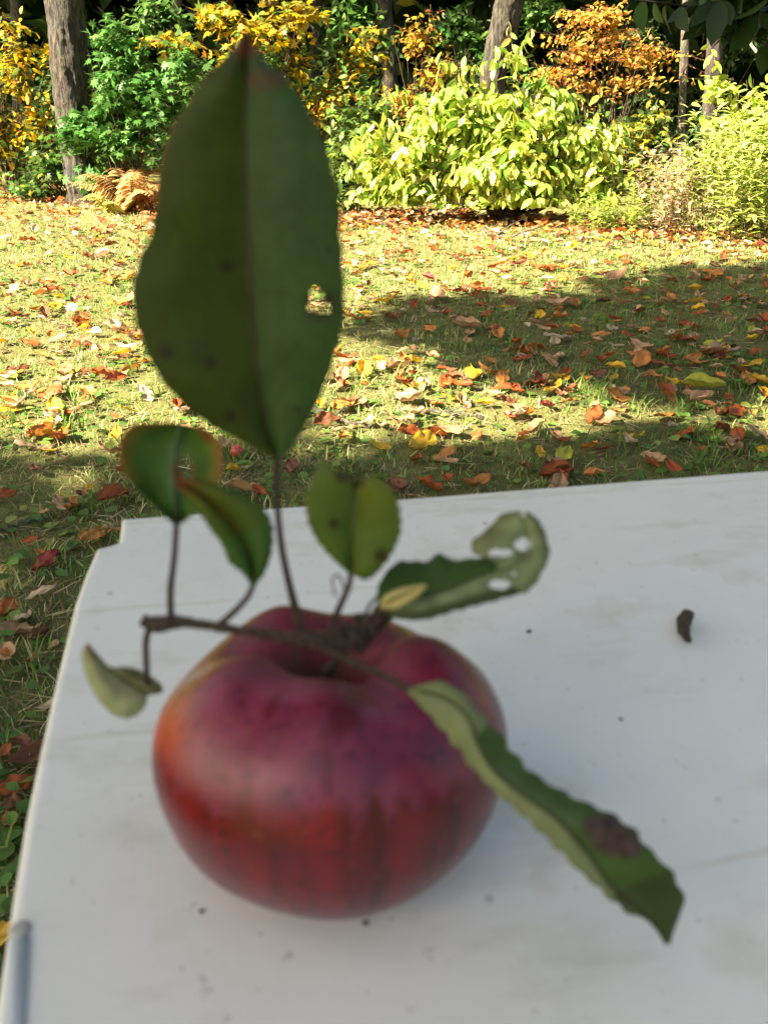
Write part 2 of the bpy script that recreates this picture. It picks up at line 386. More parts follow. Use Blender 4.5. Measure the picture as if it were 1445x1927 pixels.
# ------------------------------------------------------------ the apple with its twig and leaves
AC = np.array([-.0128, .1632, TABLE_Z])
apple = Thing('apple', AC, 'dark red apple with a leafy twig standing on the table', 'apple')
def apple_mesh():
    prof = [(0, .95), (.5, .85), (1.0, .5), (1.4, .16), (1.75, .0), (2.2, .10), (2.8, .50), (3.38, 1.25), (3.78, 2.15), (4.0, 3.1), (4.06, 4.0), (3.92, 4.95), (3.5, 5.85), (2.85, 6.5), (2.2, 6.82), (1.6, 6.78), (1.2, 6.4), (.9, 5.8), (.65, 5.2), (.35, 4.8), (0, 4.7)]
    q = smooth_curve(np.array([(a, b, 0) for a, b in prof]), 150); q[:, 0] = np.maximum(q[:, 0], 0)
    nth = 220; V = []; Cc = []
    tilt = R(10)
    for (r, z, _) in q:
        up = max(0, (z - 2.5) / 4.3); dn = max(0, (2.5 - z) / 2.5)
        for k in range(nth):
            th = 2 * math.pi * k / nth
            lobe = math.cos(3 * th + R(24)) * .6 + .4 * math.cos(5 * th + 1.0)
            rr = r * (1 + .030 * lobe * up * (1 if r > 1.2 else r / 1.2) + .018 * math.cos(5 * th + .4) * dn + .012 * math.cos(2 * th + .5))
            zz = z + .50 * lobe * up * up * math.exp(-((r - 2.3) / 1.5) ** 2)
            x, y = rr * math.cos(th), rr * math.sin(th)
            zq = zz * .80; y2 = y * math.cos(tilt) + zq * math.sin(tilt); z2 = zq * math.cos(tilt) - y * math.sin(tilt)
            V.append((x / 99, y2 / 99, z2 / 99))
            # skin colour: streaks that run from stem to base
            sx, sy = math.cos(th), math.sin(th)
            s1 = noise.noise(Vector((sx * 9, sy * 9, z * .16))); s2 = noise.noise(Vector((sx * 22, sy * 22, z * .30 + 5))); s3 = noise.noise(Vector((x * .55 + 9, y * .55, z * .55)))
            s5 = noise.noise(Vector((x * 3.2, y * 3.2, z * 1.1 + 7))); s4 = noise.noise(Vector((x * 1.6, y * 1.6, z * 1.3 + 3)))
            c = np.array([.135, .0008, .0060]); c = c * (1 + .7 * s1 + .45 * s2 + .25 * s3 + .25 * s5)
            dk = max(0, min(1, (s1 * .6 + s3) * 1.3)); c = c * (1 - .6 * dk) + np.array([.040, .002, .009]) * .6 * dk
            # paler rosy base
            lo = max(0, min(1, (2.2 - z) / 2.0)); c = c * (1 - .4 * lo) + np.array([.16, .008, .018]) * .4 * lo
            # waxy bloom on the shoulders, with the front sky sheen painted into the colour
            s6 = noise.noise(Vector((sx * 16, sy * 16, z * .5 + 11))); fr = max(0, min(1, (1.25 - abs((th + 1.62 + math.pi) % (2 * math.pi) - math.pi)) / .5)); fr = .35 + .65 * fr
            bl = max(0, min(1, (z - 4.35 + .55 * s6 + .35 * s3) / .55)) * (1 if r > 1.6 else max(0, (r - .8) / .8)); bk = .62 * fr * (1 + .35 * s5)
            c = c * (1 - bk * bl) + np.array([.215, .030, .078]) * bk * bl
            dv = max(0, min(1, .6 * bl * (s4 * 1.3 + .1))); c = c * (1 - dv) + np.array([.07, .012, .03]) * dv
            # orange cheek on the left
            da = (th - R(196) + math.pi) % (2 * math.pi) - math.pi
            ch = math.exp(-(da / .36) ** 2 - ((z - 5.35) / .85) ** 2) * (1.0 + .7 * s4) * (1 if r > 1.7 else .2)
            ch = max(0, min(1, ch * 1.15)); c = c * (1 - ch) + np.array([.48, .055, .025]) * ch
            # russet and green in the stem cavity
            if z > 4.4 and r < 2.1:
                g = max(0, min(1, (1.35 - r + .5 * s4 + .45 * math.cos(th - R(215))) / .9)); k_ = max(0, min(1, (1.3 - r) / .5)); c = c * (1 - g) + (np.array([.11, .035, .008]) * (1 - k_) + np.array([.040, .034, .010]) * k_) * g
            # lenticels and dark flecks
            ce = noise.noise(Vector((x * 4.6, y * 4.6, z * 3.8)));
            if ce > .42 and r > 1.6: c = c * .6
            if ce < -.56 and r > 1.6: c = c * .7 + np.array([.06, .02, .015])
            Cc.append(np.clip(c, .003, .9))
    F = []
    for i in range(len(q) - 1):
        for k in range(nth):
            a = i * nth + k; b = i * nth + (k + 1) % nth; F += [(a, b, b + nth), (a, b + nth, a + nth)]
    V = np.array(V); V[:, 2] -= V[:, 2].min()
    Cc = np.array(Cc)
    # dark reflections painted into the front shoulder's colour, trail below the large one
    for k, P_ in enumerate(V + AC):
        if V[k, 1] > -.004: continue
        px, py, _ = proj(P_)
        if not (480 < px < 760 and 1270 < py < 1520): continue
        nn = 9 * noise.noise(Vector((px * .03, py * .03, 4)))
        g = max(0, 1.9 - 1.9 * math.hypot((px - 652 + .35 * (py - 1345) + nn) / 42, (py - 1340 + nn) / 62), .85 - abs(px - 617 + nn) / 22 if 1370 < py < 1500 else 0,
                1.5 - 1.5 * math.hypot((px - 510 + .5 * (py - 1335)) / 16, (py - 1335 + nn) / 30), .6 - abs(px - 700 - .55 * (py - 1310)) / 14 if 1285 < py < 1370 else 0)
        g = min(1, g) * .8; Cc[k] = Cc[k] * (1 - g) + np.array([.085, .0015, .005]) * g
    return V + AC, np.array(F), Cc
m, nt, p = newmat('apple_skin'); a = N(nt, 'ShaderNodeAttribute', attribute_name='Col'); nt.links.new(a.outputs['Color'], p.inputs['Base Color'])
p.inputs['Roughness'].default_value = .22; p.inputs['Specular IOR Level'].default_value = .46
ra = N(nt, 'ShaderNodeAttribute', attribute_name='rough'); nt.links.new(ra.outputs['Fac'], p.inputs['Roughness'])
p.inputs['Coat Weight'].default_value = .0; p.inputs['Coat Roughness'].default_value = .12
nn_ = N(nt, 'ShaderNodeTexNoise'); nn_.inputs['Scale'].default_value = 700; bb = N(nt, 'ShaderNodeBump'); bb.inputs['Distance'].default_value = .0001; bb.inputs['Strength'].default_value = .4
nt.links.new(nn_.outputs[0], bb.inputs['Height']); nt.links.new(bb.outputs[0], p.inputs['Normal'])
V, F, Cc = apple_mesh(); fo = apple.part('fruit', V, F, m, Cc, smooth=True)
ra = fo.data.attributes.new('rough', 'FLOAT', 'POINT'); ring = np.repeat(np.arange(150), 220)
ra.data.foreach_set('value', np.where(ring > 118, .65, np.where(ring > 106, .16 + .49 * (ring - 106) / 12, .16)).astype(np.float32))

def px_tube(P, rad, n=48, sides=8):
    q = smooth_curve(np.array(P, dtype=float), n); rr = np.interp(np.linspace(0, 1, n), np.linspace(0, 1, len(rad)), rad)
    return tube([atd(*k) for k in q], list(rr), sides)
v, f = join([px_tube([(268, 1166, .1825), (285, 1173, .1825), (302, 1175, .1823), (340, 1170, .182), (420, 1182, .1805), (520, 1196, .181), (600, 1206, .1835), (650, 1203, .185), (692, 1175, .1855), (735, 1140, .186)],
                     [.0013, .0019, .0011, .0010, .0010, .00105, .0012, .0018, .0022, .0022, .0017, .0008]),
             px_tube([(655, 1195, .1855), (640, 1225, .189), (628, 1250, .196), (618, 1262, .203)], [.0017, .0013, .0012, .0014])])
rough = np.array([nz(k, 900) for k in v]); v = v + .0003 * rough[:, None] * np.array([1, .3, 1])
twig = apple.part('twig', v, f, M_TWIG, smooth=True)
bud = []
for (bx, by, bd, rs) in [(648, 1182, .1845, .0013), (668, 1200, .184, .0015), (686, 1165, .185, .0014), (702, 1186, .1845, .0012), (655, 1215, .1835, .0012), (676, 1216, .1845, .0011), (712, 1150, .1855, .0013), (632, 1192, .183, .0010), (690, 1208, .186, .0010)]:
    c0 = atd(bx, by, bd); dd = np.array([random.uniform(-.6, .9), random.uniform(-.5, .3), random.uniform(.2, 1)]); dd /= np.linalg.norm(dd)
    bud.append(tube([c0 - dd * rs * 1.4, c0 - dd * rs * .6, c0, c0 + dd * rs * 1.2, c0 + dd * rs * 2.2], [rs * .5, rs, rs * 1.05, rs * .6, rs * .05], 8))
v, f = join(bud); b_ = apple.part('bud_cluster', v, f, M_TWIG, parent=None, smooth=True)

def sprig_leaf(label, M, Lp, Rp, colf, petiole=None, holes=(), bulge=.0015, serr=1.6, nr=90, nc=13, prad=(.00075, .0006)):
    m_, l_, r_ = (smooth_curve(np.array(k, dtype=float), nr) for k in (M, Lp, Rp))
    W = 2 * nc + 1; V = np.zeros((nr, W, 3)); PX = np.zeros((nr, W, 2)); Cc = np.zeros((nr * W, 3))
    for i in range(nr):
        s = i / (nr - 1)
        for j in range(W):
            t = (j - nc) / nc; e = l_ if t < 0 else r_; a = abs(t)
            q = m_[i] * (1 - a) + e[i] * a
            jx = serr * a ** 6 * (math.sin(s * 95 + (2 if t < 0 else 0)) + 1.2 * noise.noise(Vector((s * 30, 3 * (t > 0), 1)))) * min(1, 6 * s * 1, 6 * (1 - s))
            dirn = (e[i][:2] - m_[i][:2]); dl = np.linalg.norm(dirn) + 1e-6
            q = q.copy(); q[:2] += dirn / dl * jx
            q[2] += -bulge * math.sin(math.pi * a) + .0006 * a * noise.noise(Vector((s * 7, t * 2, 0))) + .00003 * math.sin((s * 14 - a * 2.2) * 2 * math.pi) * math.sin(math.pi * a)
            PX[i, j] = q[:2]; V[i, j] = atd(*q); Cc[i * W + j] = colf(s, t, q[0], q[1])
    F = []
    for i in range(nr - 1):
        for j in range(W - 1):
            cx, cy = (PX[i, j] + PX[i + 1, j + 1]) / 2
            if any(((cx - hx) / (ha)) ** 2 + ((cy - hy) / hb) ** 2 < 1 + .45 * noise.noise(Vector((cx * .06, cy * .06, 0))) for hx, hy, ha, hb in holes): continue
            a = i * W + j; F += [(a, a + 1, a + W + 1), (a, a + W + 1, a + W)]
    o = apple.part('leaf', V.reshape(-1, 3), F, M_SPRIG, np.clip(Cc, .003, .9), smooth=True, label=label)
    so = o.modifiers.new('thickness', 'SOLIDIFY'); so.thickness = .00022; so.offset = 0
    rib = [m_[i] - np.array([0, 0, .0002]) for i in range(0, nr - 6, 4)]
    v, f = tube([atd(*k) for k in rib], list(np.linspace(.00038, .00010, len(rib))), 6); apple.part('midrib', v, f, M_RIB, parent=o, smooth=True)
    if petiole:
        v, f = px_tube(petiole, prad, 30); apple.part('petiole', v, f, M_PETIOLE, parent=o, smooth=True)
    return o
def vein(s, t, n=9, k=.55):
    x = (s * n - abs(t) * k * n * .35); x = abs((x % 1) - .5) * 2
    return max(0, 1 - x * 5) * (1 - abs(t)) 
def spots(px, py, lst): return max([max(0, min(1, 2.2 - 2.2 * math.hypot((px - x) / r, (py - y) / r))) for x, y, r in lst] + [0])
def mixc(c, d, k): return c * (1 - k) + np.array(d) * k
BR = (.045, .018, .012)
def colA(s, t, x, y):
    c = np.array((.034, .054, .004)) if t < 0 else np.array((.036, .078, .018))  # fold shading and sky sheen put into the colour: left dark, right lighter
    k = noise.noise(Vector((x * .012, y * .012, 2))); c = c * (1 + .3 * k)
    if t >= 0: c = mixc(c, (.06, .10, .045), .45 * max(0, min(1, (s - .3) * 2.5)) * max(0, 1 - abs(t - .45) * 1.8))
    c = mixc(c, (.065, .10, .04) if t > 0 else (.045, .06, .015), .5 * vein(s, t, 17, .9)); n3 = noise.noise(Vector((x * .05, y * .05, 12))); c = c * (1 + .22 * n3)
    c = mixc(c, (.17, .12, .07), max(0, 1 - abs(t) * 26) * .8)
    c = mixc(c, (.018, .010, .008), .75 * spots(x, y, [(427, 502, 16), (313, 662, 17), (396, 683, 15), (432, 782, 14), (602, 572, 38), (560, 770, 7), (470, 560, 6), (618, 470, 6)]))
    c = mixc(c, (.12, .035, .02), .9 * spots(x, y, [(462, 80, 36)])); c = mixc(c, (.10, .05, .03), .7 * spots(x, y, [(490, 150, 30), (520, 150, 22)]))
    c = mixc(c, (.16, .06, .02), .5 * max(0, (abs(t) - .93) / .07) * (s > .6)); return c
sprig_leaf('largest dark green leaf standing upright with a small hole near its right edge',
    [(522, 864, .1685), (500, 790, .1665), (488, 710, .164), (480, 630, .1615), (474, 540, .159), (469, 450, .156), (465, 360, .1535), (463, 270, .151), (463, 180, .148), (465, 120, .1465), (461, 62, .145)],
    [(520, 864, .1685), (492, 850, .1665), (440, 824, .1645), (388, 795, .1625), (338, 755, .1605), (298, 705, .159), (272, 655, .158), (256, 605, .157), (249, 548, .156), (262, 488, .155), (284, 440, .1535), (291, 395, .152), (298, 335, .1505), (312, 265, .149), (340, 212, .148), (372, 165, .147), (404, 128, .1465), (438, 92, .146), (459, 62, .145)],
    [(524, 864, .1685), (545, 848, .1675), (566, 815, .166), (586, 780, .165), (606, 738, .164), (624, 690, .1625), (638, 640, .161), (648, 590, .160), (647, 520, .158), (641, 440, .156), (640, 370, .154), (626, 318, .1525), (610, 268, .151), (590, 224, .150), (562, 178, .149), (535, 142, .148), (505, 122, .1475), (484, 92, .1465), (463, 62, .145)],
    colA, [(568, 1188, .1825), (548, 1115, .1805), (531, 1035, .1775), (522, 950, .1735), (521, 866, .1685)], [(596, 556, 10, 13), (607, 580, 15, 9), (588, 576, 8, 6)], bulge=.0014, serr=1.2, nr=170, nc=30, prad=(.0011, .0008, .0007, .0006, .0007))
def colB(s, t, x, y):
    c = np.array((.058, .135, .025)) * (1 + .35 * noise.noise(Vector((x * .02, y * .02, 7))))
    c = mixc(c, (.10, .20, .13), .8 * max(0, 1 - abs(t) * 5)); e = max(0, (abs(t) - .66) / .34) * (s > .35)  # bluish sheen along the midrib painted into the colour
    c = mixc(c, (.26, .17, .03), .75 * e); c = mixc(c, (.30, .09, .03), .8 * max(0, (abs(t) - .88) / .12) * (s > .45))
    c = mixc(c, (.22, .05, .02), .7 * spots(x, y, [(395, 815, 22), (345, 885, 30)])); return c
sprig_leaf('small round cupped green leaf with yellow-red rim and a hole beside its midrib',
    [(332, 990, .1755), (331, 945, .1745), (330, 895, .1735), (332, 845, .1725), (338, 815, .170), (345, 797, .168)],
    [(331, 990, .1755), (298, 958, .173), (262, 925, .170), (236, 895, .168), (225, 862, .167), (228, 826, .1665), (250, 800, .166), (295, 795, .167), (342, 797, .168)],
    [(333, 990, .1755), (362, 968, .173), (390, 935, .171), (412, 900, .169), (417, 862, .168), (408, 828, .1675), (388, 808, .167), (348, 797, .168)],
    colB, [(322, 1168, .182), (321, 1110, .181), (328, 1050, .179), (332, 990, .1755)], [(352, 882, 13, 21)], bulge=-.002)
def colC(s, t, x, y):
    c = np.array((.062, .11, .016)) * (1 + .3 * noise.noise(Vector((x * .02, y * .02, 17))))
    c = mixc(c, (.04, .12, .03), .5 * (s < .4)); c = mixc(c, (.20, .17, .03), .55 * max(0, min(1, (s - .45) * 2)) * (abs(t) < .8))
    c = mixc(c, (.26, .05, .02), .85 * max(0, min(1, (s - .78) * 5))); c = mixc(c, (.24, .08, .02), .6 * max(0, 1 - abs(t) * 5) * (s > .4)); return c
sprig_leaf('narrow green leaf with reddish tip in front of the small round leaf',
    [(476, 1104, .178), (470, 1050, .1765), (445, 1000, .174), (405, 955, .171), (362, 922, .168), (328, 905, .1665)],
    [(475, 1104, .178), (455, 1076, .1755), (432, 1058, .174), (418, 1025, .172), (394, 992, .170), (362, 945, .168), (328, 908, .1665)],
    [(478, 1104, .178), (500, 1072, .177), (512, 1030, .176), (511, 985, .174), (492, 955, .173), (455, 930, .171), (405, 912, .169), (362, 902, .1675), (329, 903, .1665)],
    colC, [(405, 1182, .1808), (440, 1152, .1805), (465, 1125, .1795), (476, 1102, .178)], bulge=.002)
def colD(s, t, x, y):
    c = np.array((.078, .13, .02)) * (1 + .25 * noise.noise(Vector((x * .02, y * .02, 27))))
    c = mixc(c, (.16, .17, .02), .6 * max(0, min(1, (s - .4) * 2)) * (t > .1)); c = mixc(c, (.17, .21, .08), .7 * max(0, 1 - abs(t) * 14)); c = mixc(c, (.12, .17, .05), .4 * vein(s, t, 7))
    c = mixc(c, BR, .85 * spots(x, y, [(628, 985, 13), (716, 1044, 16), (645, 892, 22), (672, 902, 20)])); c = mixc(c, (.3, .24, .08), .4 * max(0, (abs(t) - .94) / .06)); return c
sprig_leaf('broad upright green leaf with a torn brown tip right of the tall leaf stalk',
    [(660, 1080, .181), (661, 1040, .180), (664, 990, .1785), (668, 940, .176), (671, 904, .1745)],
    [(658, 1080, .181), (625, 1050, .179), (596, 1015, .177), (578, 975, .175), (576, 935, .174), (588, 897, .173), (612, 870, .1725), (628, 890, .173), (650, 893, .174), (670, 904, .1745)],
    [(662, 1080, .181), (688, 1090, .180), (712, 1075, .179), (738, 1040, .1775), (754, 1000, .1765), (752, 955, .175), (738, 925, .174), (716, 902, .1735), (695, 896, .174), (673, 904, .1745)],
    colD, [(622, 1185, .1835), (640, 1140, .183), (656, 1105, .182), (660, 1080, .181)], bulge=.0015)
def colE(s, t, x, y):
    if t < 0 and s < .62: c = np.array((.040, .085, .018))
    else: c = np.array((.19, .23, .11)) * (1 + .45 * noise.noise(Vector((x * .035, y * .035, 5))))
    if t > 0 and s < .6: c = mixc(c, (.045, .065, .02), max(0, min(1, (t - .42) * 4)))
    c = mixc(c, (.09, .06, .025), .7 * max(0, min(1, (s - .6) * 4)) * max(0, (abs(t) - .6) / .4))
    return c
sprig_leaf('folded green leaf pointing right with a curled pale chewed tip full of holes',
    [(712, 1140, .186), (770, 1130, .1855), (840, 1112, .1855), (905, 1085, .186), (960, 1068, .187), (990, 1040, .189), (992, 1010, .1905), (985, 978, .191)],
    [(710, 1135, .186), (714, 1098, .188), (742, 1062, .190), (775, 1056, .191), (800, 1058, .1915), (828, 1042, .192), (850, 1054, .1915), (905, 1050, .191), (955, 1052, .190), (925, 1042, .190), (893, 1042, .1905), (888, 1020, .191), (918, 995, .1915), (945, 968, .192), (980, 962, .191)],
    [(714, 1145, .186), (748, 1164, .1835), (800, 1166, .182), (850, 1152, .1815), (905, 1138, .182), (955, 1124, .183), (995, 1112, .185), (1018, 1080, .187), (1033, 1045, .189), (1026, 1005, .1905), (1012, 978, .191), (990, 962, .191)],
    colE, [(672, 1228, .1855), (700, 1200, .186), (728, 1168, .186), (770, 1131, .1855)], [(984, 1024, 15, 13), (942, 1040, 24, 8), (940, 1100, 20, 10), (968, 1080, 5, 4)], bulge=.0012, serr=1.1, nr=120, nc=16, prad=(.0010, .0008, .0005))
def colF(s, t, x, y): return np.array((.50, .43, .18)) * (1 + .2 * noise.noise(Vector((x * .05, y * .05, 5))))
sprig_leaf('tiny pale yellow leaflet at the base of the folded leaf',
    [(714, 1142, .1825), (760, 1120, .181), (802, 1102, .1805)], [(714, 1140, .1825), (728, 1118, .181), (760, 1106, .1805), (800, 1100, .1805)], [(716, 1145, .1825), (745, 1146, .1815), (775, 1132, .181), (803, 1104, .1805)],
    colF, None, bulge=.001, serr=.5, nr=24, nc=6)
def colG(s, t, x, y):
    n_ = noise.noise(Vector((x * .02, y * .02, 9)))
    if t < 0: c = np.array((.20, .235, .115)) * (1 + .25 * n_); c = mixc(c, (.11, .15, .07), .6 * max(0, min(1, (s - .45) * 3)))
    else:
        c = np.array((.055, .105, .022)) * (1 + .3 * n_)
        if s < .24: c = np.array((.19, .225, .10))
        if .33 < s < .6: c = mixc(c, (.10, .15, .075), .7 * max(0, 1 - t * 1.6))
    if s > .8: c = np.array((.045, .075, .018)) * (1 + .3 * n_)
    n5 = noise.noise(Vector((x * .045, y * .045, 3))); c = mixc(c, np.array((.085, .045, .045)) * (1 + .9 * n5), .9 * max(0, min(1, 2 * spots(x, y, [(1150, 1572, 44), (1178, 1588, 34), (1120, 1556, 26)])))); c = mixc(c, (.06, .03, .02), .6 * max(0, 1 - abs(t) * 8) * (s > .45))
    return c
sprig_leaf('long twisted leaf drooping right over the apple down towards the table',
    [(768, 1298, .1632), (835, 1312, .162), (880, 1350, .1615), (902, 1405, .1618), (930, 1452, .162), (985, 1498, .1622), (1050, 1545, .1628), (1108, 1612, .164), (1150, 1672, .166), (1200, 1712, .169), (1256, 1776, .1735)],
    [(766, 1300, .1632), (812, 1350, .1635), (855, 1400, .1645), (895, 1452, .165), (950, 1507, .165), (1010, 1560, .1655), (1070, 1620, .166), (1128, 1674, .168), (1180, 1716, .1705), (1222, 1735, .172), (1240, 1758, .173), (1252, 1778, .1738)],
    [(770, 1297, .1632), (822, 1283, .163), (868, 1302, .1635), (898, 1338, .165), (942, 1384, .1675), (985, 1440, .168), (1060, 1492, .168), (1140, 1528, .168), (1184, 1556, .168), (1228, 1605, .1685), (1266, 1646, .1695), (1287, 1695, .1715), (1272, 1738, .173), (1260, 1778, .1738)],
    colG, [(598, 1214, .1815), (640, 1236, .176), (700, 1262, .1685), (768, 1298, .1632)], bulge=.001, serr=3.0, nr=130, nc=16, prad=(.0010, .0008, .0007, .0008))
def colH(s, t, x, y):
    c = np.array((.30, .33, .17)) if t < 0 else np.array((.17, .16, .07)); c = c * (1 + .3 * noise.noise(Vector((x * .03, y * .03, 9))))
    return mixc(c, (.25, .14, .10), .5 * max(0, 1 - abs(t - (-.3)) * 3) + .3 * (s > .8))
sprig_leaf('small pale curled leaf hanging low at the left of the apple',
    [(278, 1306, .184), (245, 1288, .183), (215, 1268, .1825), (185, 1235, .182), (164, 1211, .182)],
    [(278, 1308, .184), (270, 1334, .1825), (244, 1351, .1815), (212, 1344, .181), (180, 1308, .181), (160, 1262, .1815), (155, 1230, .182), (163, 1211, .182)],
    [(280, 1308, .184), (305, 1302, .186), (298, 1284, .1865), (262, 1262, .1865), (232, 1256, .186), (214, 1264, .185), (185, 1234, .1835), (166, 1212, .182)],
    colH, [(285, 1176, .1825), (275, 1205, .1825), (276, 1260, .183), (279, 1306, .184)], bulge=.0015)
v, f = join([px_tube([(632, 1148, .183), (650, 1128, .1835), (646, 1100, .184), (636, 1082, .184), (626, 1090, .184), (628, 1112, .184), (634, 1124, .184)], [.00028, .0002], 40, 6)])
apple.part('tendril', v, f, M_PETIOLE, smooth=True)
v, f = join([px_tube([(690, 1190, .186), (690, 1150, .1875), (708, 1125, .189), (724, 1112, .190)], [.0004, .0003], 20, 6), px_tube([(700, 1180, .185), (716, 1150, .186), (730, 1128, .187)], [.0005, .0003], 20, 6)])
apple.part('withered_stalk', v, f, M_TWIG, smooth=True)

# ------------------------------------------------------------ bits on the table
m_bit = barkmat('dark_debris', (.02, .015, .012), (.13, .09, .06), 500, .8)
def crumb(px, py, r, label):
    c0 = atz(px, py, TABLE_Z); rs = r * .72; V = []; F = []; nu, nv = 10, 7
    for j in range(nv):
        ph = math.pi * j / (nv - 1)
        for i in range(nu):
            th = 2 * math.pi * i / nu; k = 1 + .5 * noise.noise(Vector((math.cos(th) * 1.5 + px, math.sin(th) * 1.5, ph)))
            V.append((c0[0] + rs * k * math.sin(ph) * math.cos(th), c0[1] + rs * .75 * k * math.sin(ph) * math.sin(th), TABLE_Z + rs * .45 + rs * .5 * k * math.cos(ph)))
    for j in range(nv - 1):
        for i in range(nu): a, b = j * nu + i, j * nu + (i + 1) % nu; F += [(a, a + nu, b + nu), (a, b + nu, b)]
    single('crumb', V, F, m_bit, c0, smooth=True, label=label, cat='crumb', group='dark crumbs on the table')
crumb(380, 1717, .0010, 'dark crumb on the table in front of the apple at its left')
crumb(688, 1740, .0011, 'dark crumb touching the front foot of the apple')
crumb(995, 1190, .0013, 'dark crumb between the apple and the far curled bud')
crumb(1168, 1355, .0009, 'tiny crumb on the table below the curled bud')
P_ = [(1298, 1208, 0), (1290, 1195, 0), (1286, 1178, 0), (1290, 1162, 0), (1300, 1153, 0)]
pts = [atz(x, y, TABLE_Z + .0035) for x, y, _ in smooth_curve(np.array(P_, dtype=float), 14)]
v, f = tube(pts, list(np.interp(np.linspace(0, 1, 14), [0, .1, .5, .85, 1], [.0006, .0013, .0022, .0025, .0012])), 12)
v = v + .0009 * np.array([[nz(k, 500), nz(k + 1, 500), nz(k + 2, 300)] for k in v])
single('dried_bud', v, f, barkmat('dry_husk', (.09, .055, .03), (.36, .25, .15), 400, .8), pts[7], smooth=True, label='curled dry brown bud husk lying alone on the table at right', cat='bud')

# ------------------------------------------------------------ grass, weeds, leaf litter
def in_view(n, ymin=.25, ymax=9.0, pw=1.0, margin=1.18):
    """random ground points over the wedge of lawn in front of the table, denser close by"""
    u = rng.random(n); y = ymin + (ymax - ymin) * u ** pw; h = (y * .9063 + .38) * .433 * margin + .25
    x = (rng.random(n) * 2 - 1) * h; return x, y
def field(x, y, sc, seed):
    return np.array([noise.noise(Vector((float(a) * sc, float(b) * sc, seed))) for a, b in zip(x, y)])
def lawn_edge(x): return 7.25 - .42 * x + .25 * np.sin(x * 1.7)      # where the lawn ends and the shrubs begin
def build_grass():
    n = 165000; x, y = in_view(n, .15, 8.8, 1.25)
    d = field(x[::1] , y, 2.2, 3.3); keep = (rng.random(n) < .62 + .75 * d) & (y < lawn_edge(x) + .25); x, y, d = x[keep], y[keep], d[keep]; n = len(x)
    z = ground_z(x, y); P = np.stack([x, y, z - .003], 1); a = rng.random(n) * 6.283
    tuft = field(x, y, 9, 8.1) ; h = (.015 + .022 * rng.random(n) ** 2) * (1 + .8 * np.clip(tuft, -.4, 1)) * (1 + .03 * y)
    D = np.stack([np.cos(a) * .55, np.sin(a) * .55, .75 + .5 * rng.random(n)], 1); D += .25 * rng.normal(size=(n, 3)); D[:, 2] = abs(D[:, 2])
    T = np.array([(0, -.05, 0), (0, .05, 0), (.45, -.042, .05), (.45, .042, .05), (.8, -.022, -.02), (.8, .022, -.02), (1, 0, -.12)], float)
    F = np.array([(0, 2, 1), (1, 2, 3), (2, 4, 3), (3, 4, 5), (4, 6, 5)])
    NN = np.stack([np.cos(a), np.sin(a), np.full(n, -.5)], 1) * -1 + .3 * rng.normal(size=(n, 3))
    pal = [(.11, .22, .045, 5), (.16, .28, .06, 5), (.22, .29, .09, 3), (.30, .26, .11, 2.6), (.40, .32, .17, 1.4), (.06, .11, .03, 3)]
    c = pick_cols(pal, n, .2); far = np.clip((y - 3.5) / 4, 0, 1)[:, None]; k = (rng.random(n)[:, None] < .25 + .5 * far) * 1.0 * (x[:, None] < .6 + 2 * (y[:, None] > 5))
    c = c * (1 - k) + np.array([.50, .49, .25]) * k  # paler blades on the sunlit parts, sun brightness put into the colour
    c *= (1 + .35 * d[:, None])
    v, f, cc = scatter((T * np.array([1, 1.0, 1]), F), P, D, NN, h, c)
    single('grass', v, f, M_GRASS, (0, 0, 0), np.clip(cc, .004, .8), kind='stuff', label='short green and straw coloured lawn grass full of fallen leaves', cat='grass')
    # longer tufts
    cx, cy = in_view(300, .3, 7.5, 1.2); rep = 14; x = np.repeat(cx, rep) + .02 * rng.normal(size=300 * rep); y = np.repeat(cy, rep) + .02 * rng.normal(size=300 * rep)
    n = len(x); a = rng.random(n) * 6.283; P = np.stack([x, y, ground_z(x, y)], 1); D = np.stack([np.cos(a) * .5, np.sin(a) * .5, .6 + rng.random(n) * .6], 1)
    NN = np.stack([np.cos(a), np.sin(a), -np.ones(n) * .6], 1) * -1
    v, f, cc = scatter((T * np.array([1, .8, 1.6]), F), P, D, NN, .03 + .045 * rng.random(n), pick_cols([(.10, .20, .035, 4), (.16, .26, .05, 3), (.35, .31, .15, 1)], n))
    single('tall_grass', v, f, M_GRASS, (0, 0, 0), cc, kind='stuff', label='longer green grass tufts scattered through the short lawn', cat='grass')
    # broad-leaved ground weeds: clover and plantain
    ncl = 620; cx, cy = in_view(ncl, .3, 7.5, 1.15); rep = 14; x = np.repeat(cx, rep) + .07 * rng.normal(size=ncl * rep); y = np.repeat(cy, rep) + .07 * rng.normal(size=ncl * rep); n = len(x)
    k = y < lawn_edge(x); x, y = x[k], y[k]; n = len(x); a = rng.random(n) * 6.283
    P = np.stack([x, y, ground_z(x, y) + .008 + .015 * rng.random(n)], 1); D = np.stack([np.cos(a), np.sin(a), .15 * rng.normal(size=n)], 1); NN = np.stack([.3 * rng.normal(size=n), .3 * rng.normal(size=n), np.ones(n)], 1)
    v, f, cc = scatter(t_oval(.8, .12, .1), P, D, NN, .018 + .022 * rng.random(n) ** 2, pick_cols([(.08, .17, .04, 4), (.12, .23, .05, 3), (.19, .27, .06, 1)], n))
    single('clover', v, f, M_GRASS, (0, 0, 0), cc, kind='stuff', label='low round-leaved clover and weeds spread through the lawn', cat='ground cover')
    # blades of dead thatch lying flat
    n = 26000; x, y = in_view(n, .15, 8.0, 1.2); a = rng.random(n) * 6.283; P = np.stack([x, y, ground_z(x, y) + .004 + .008 * rng.random(n)], 1)
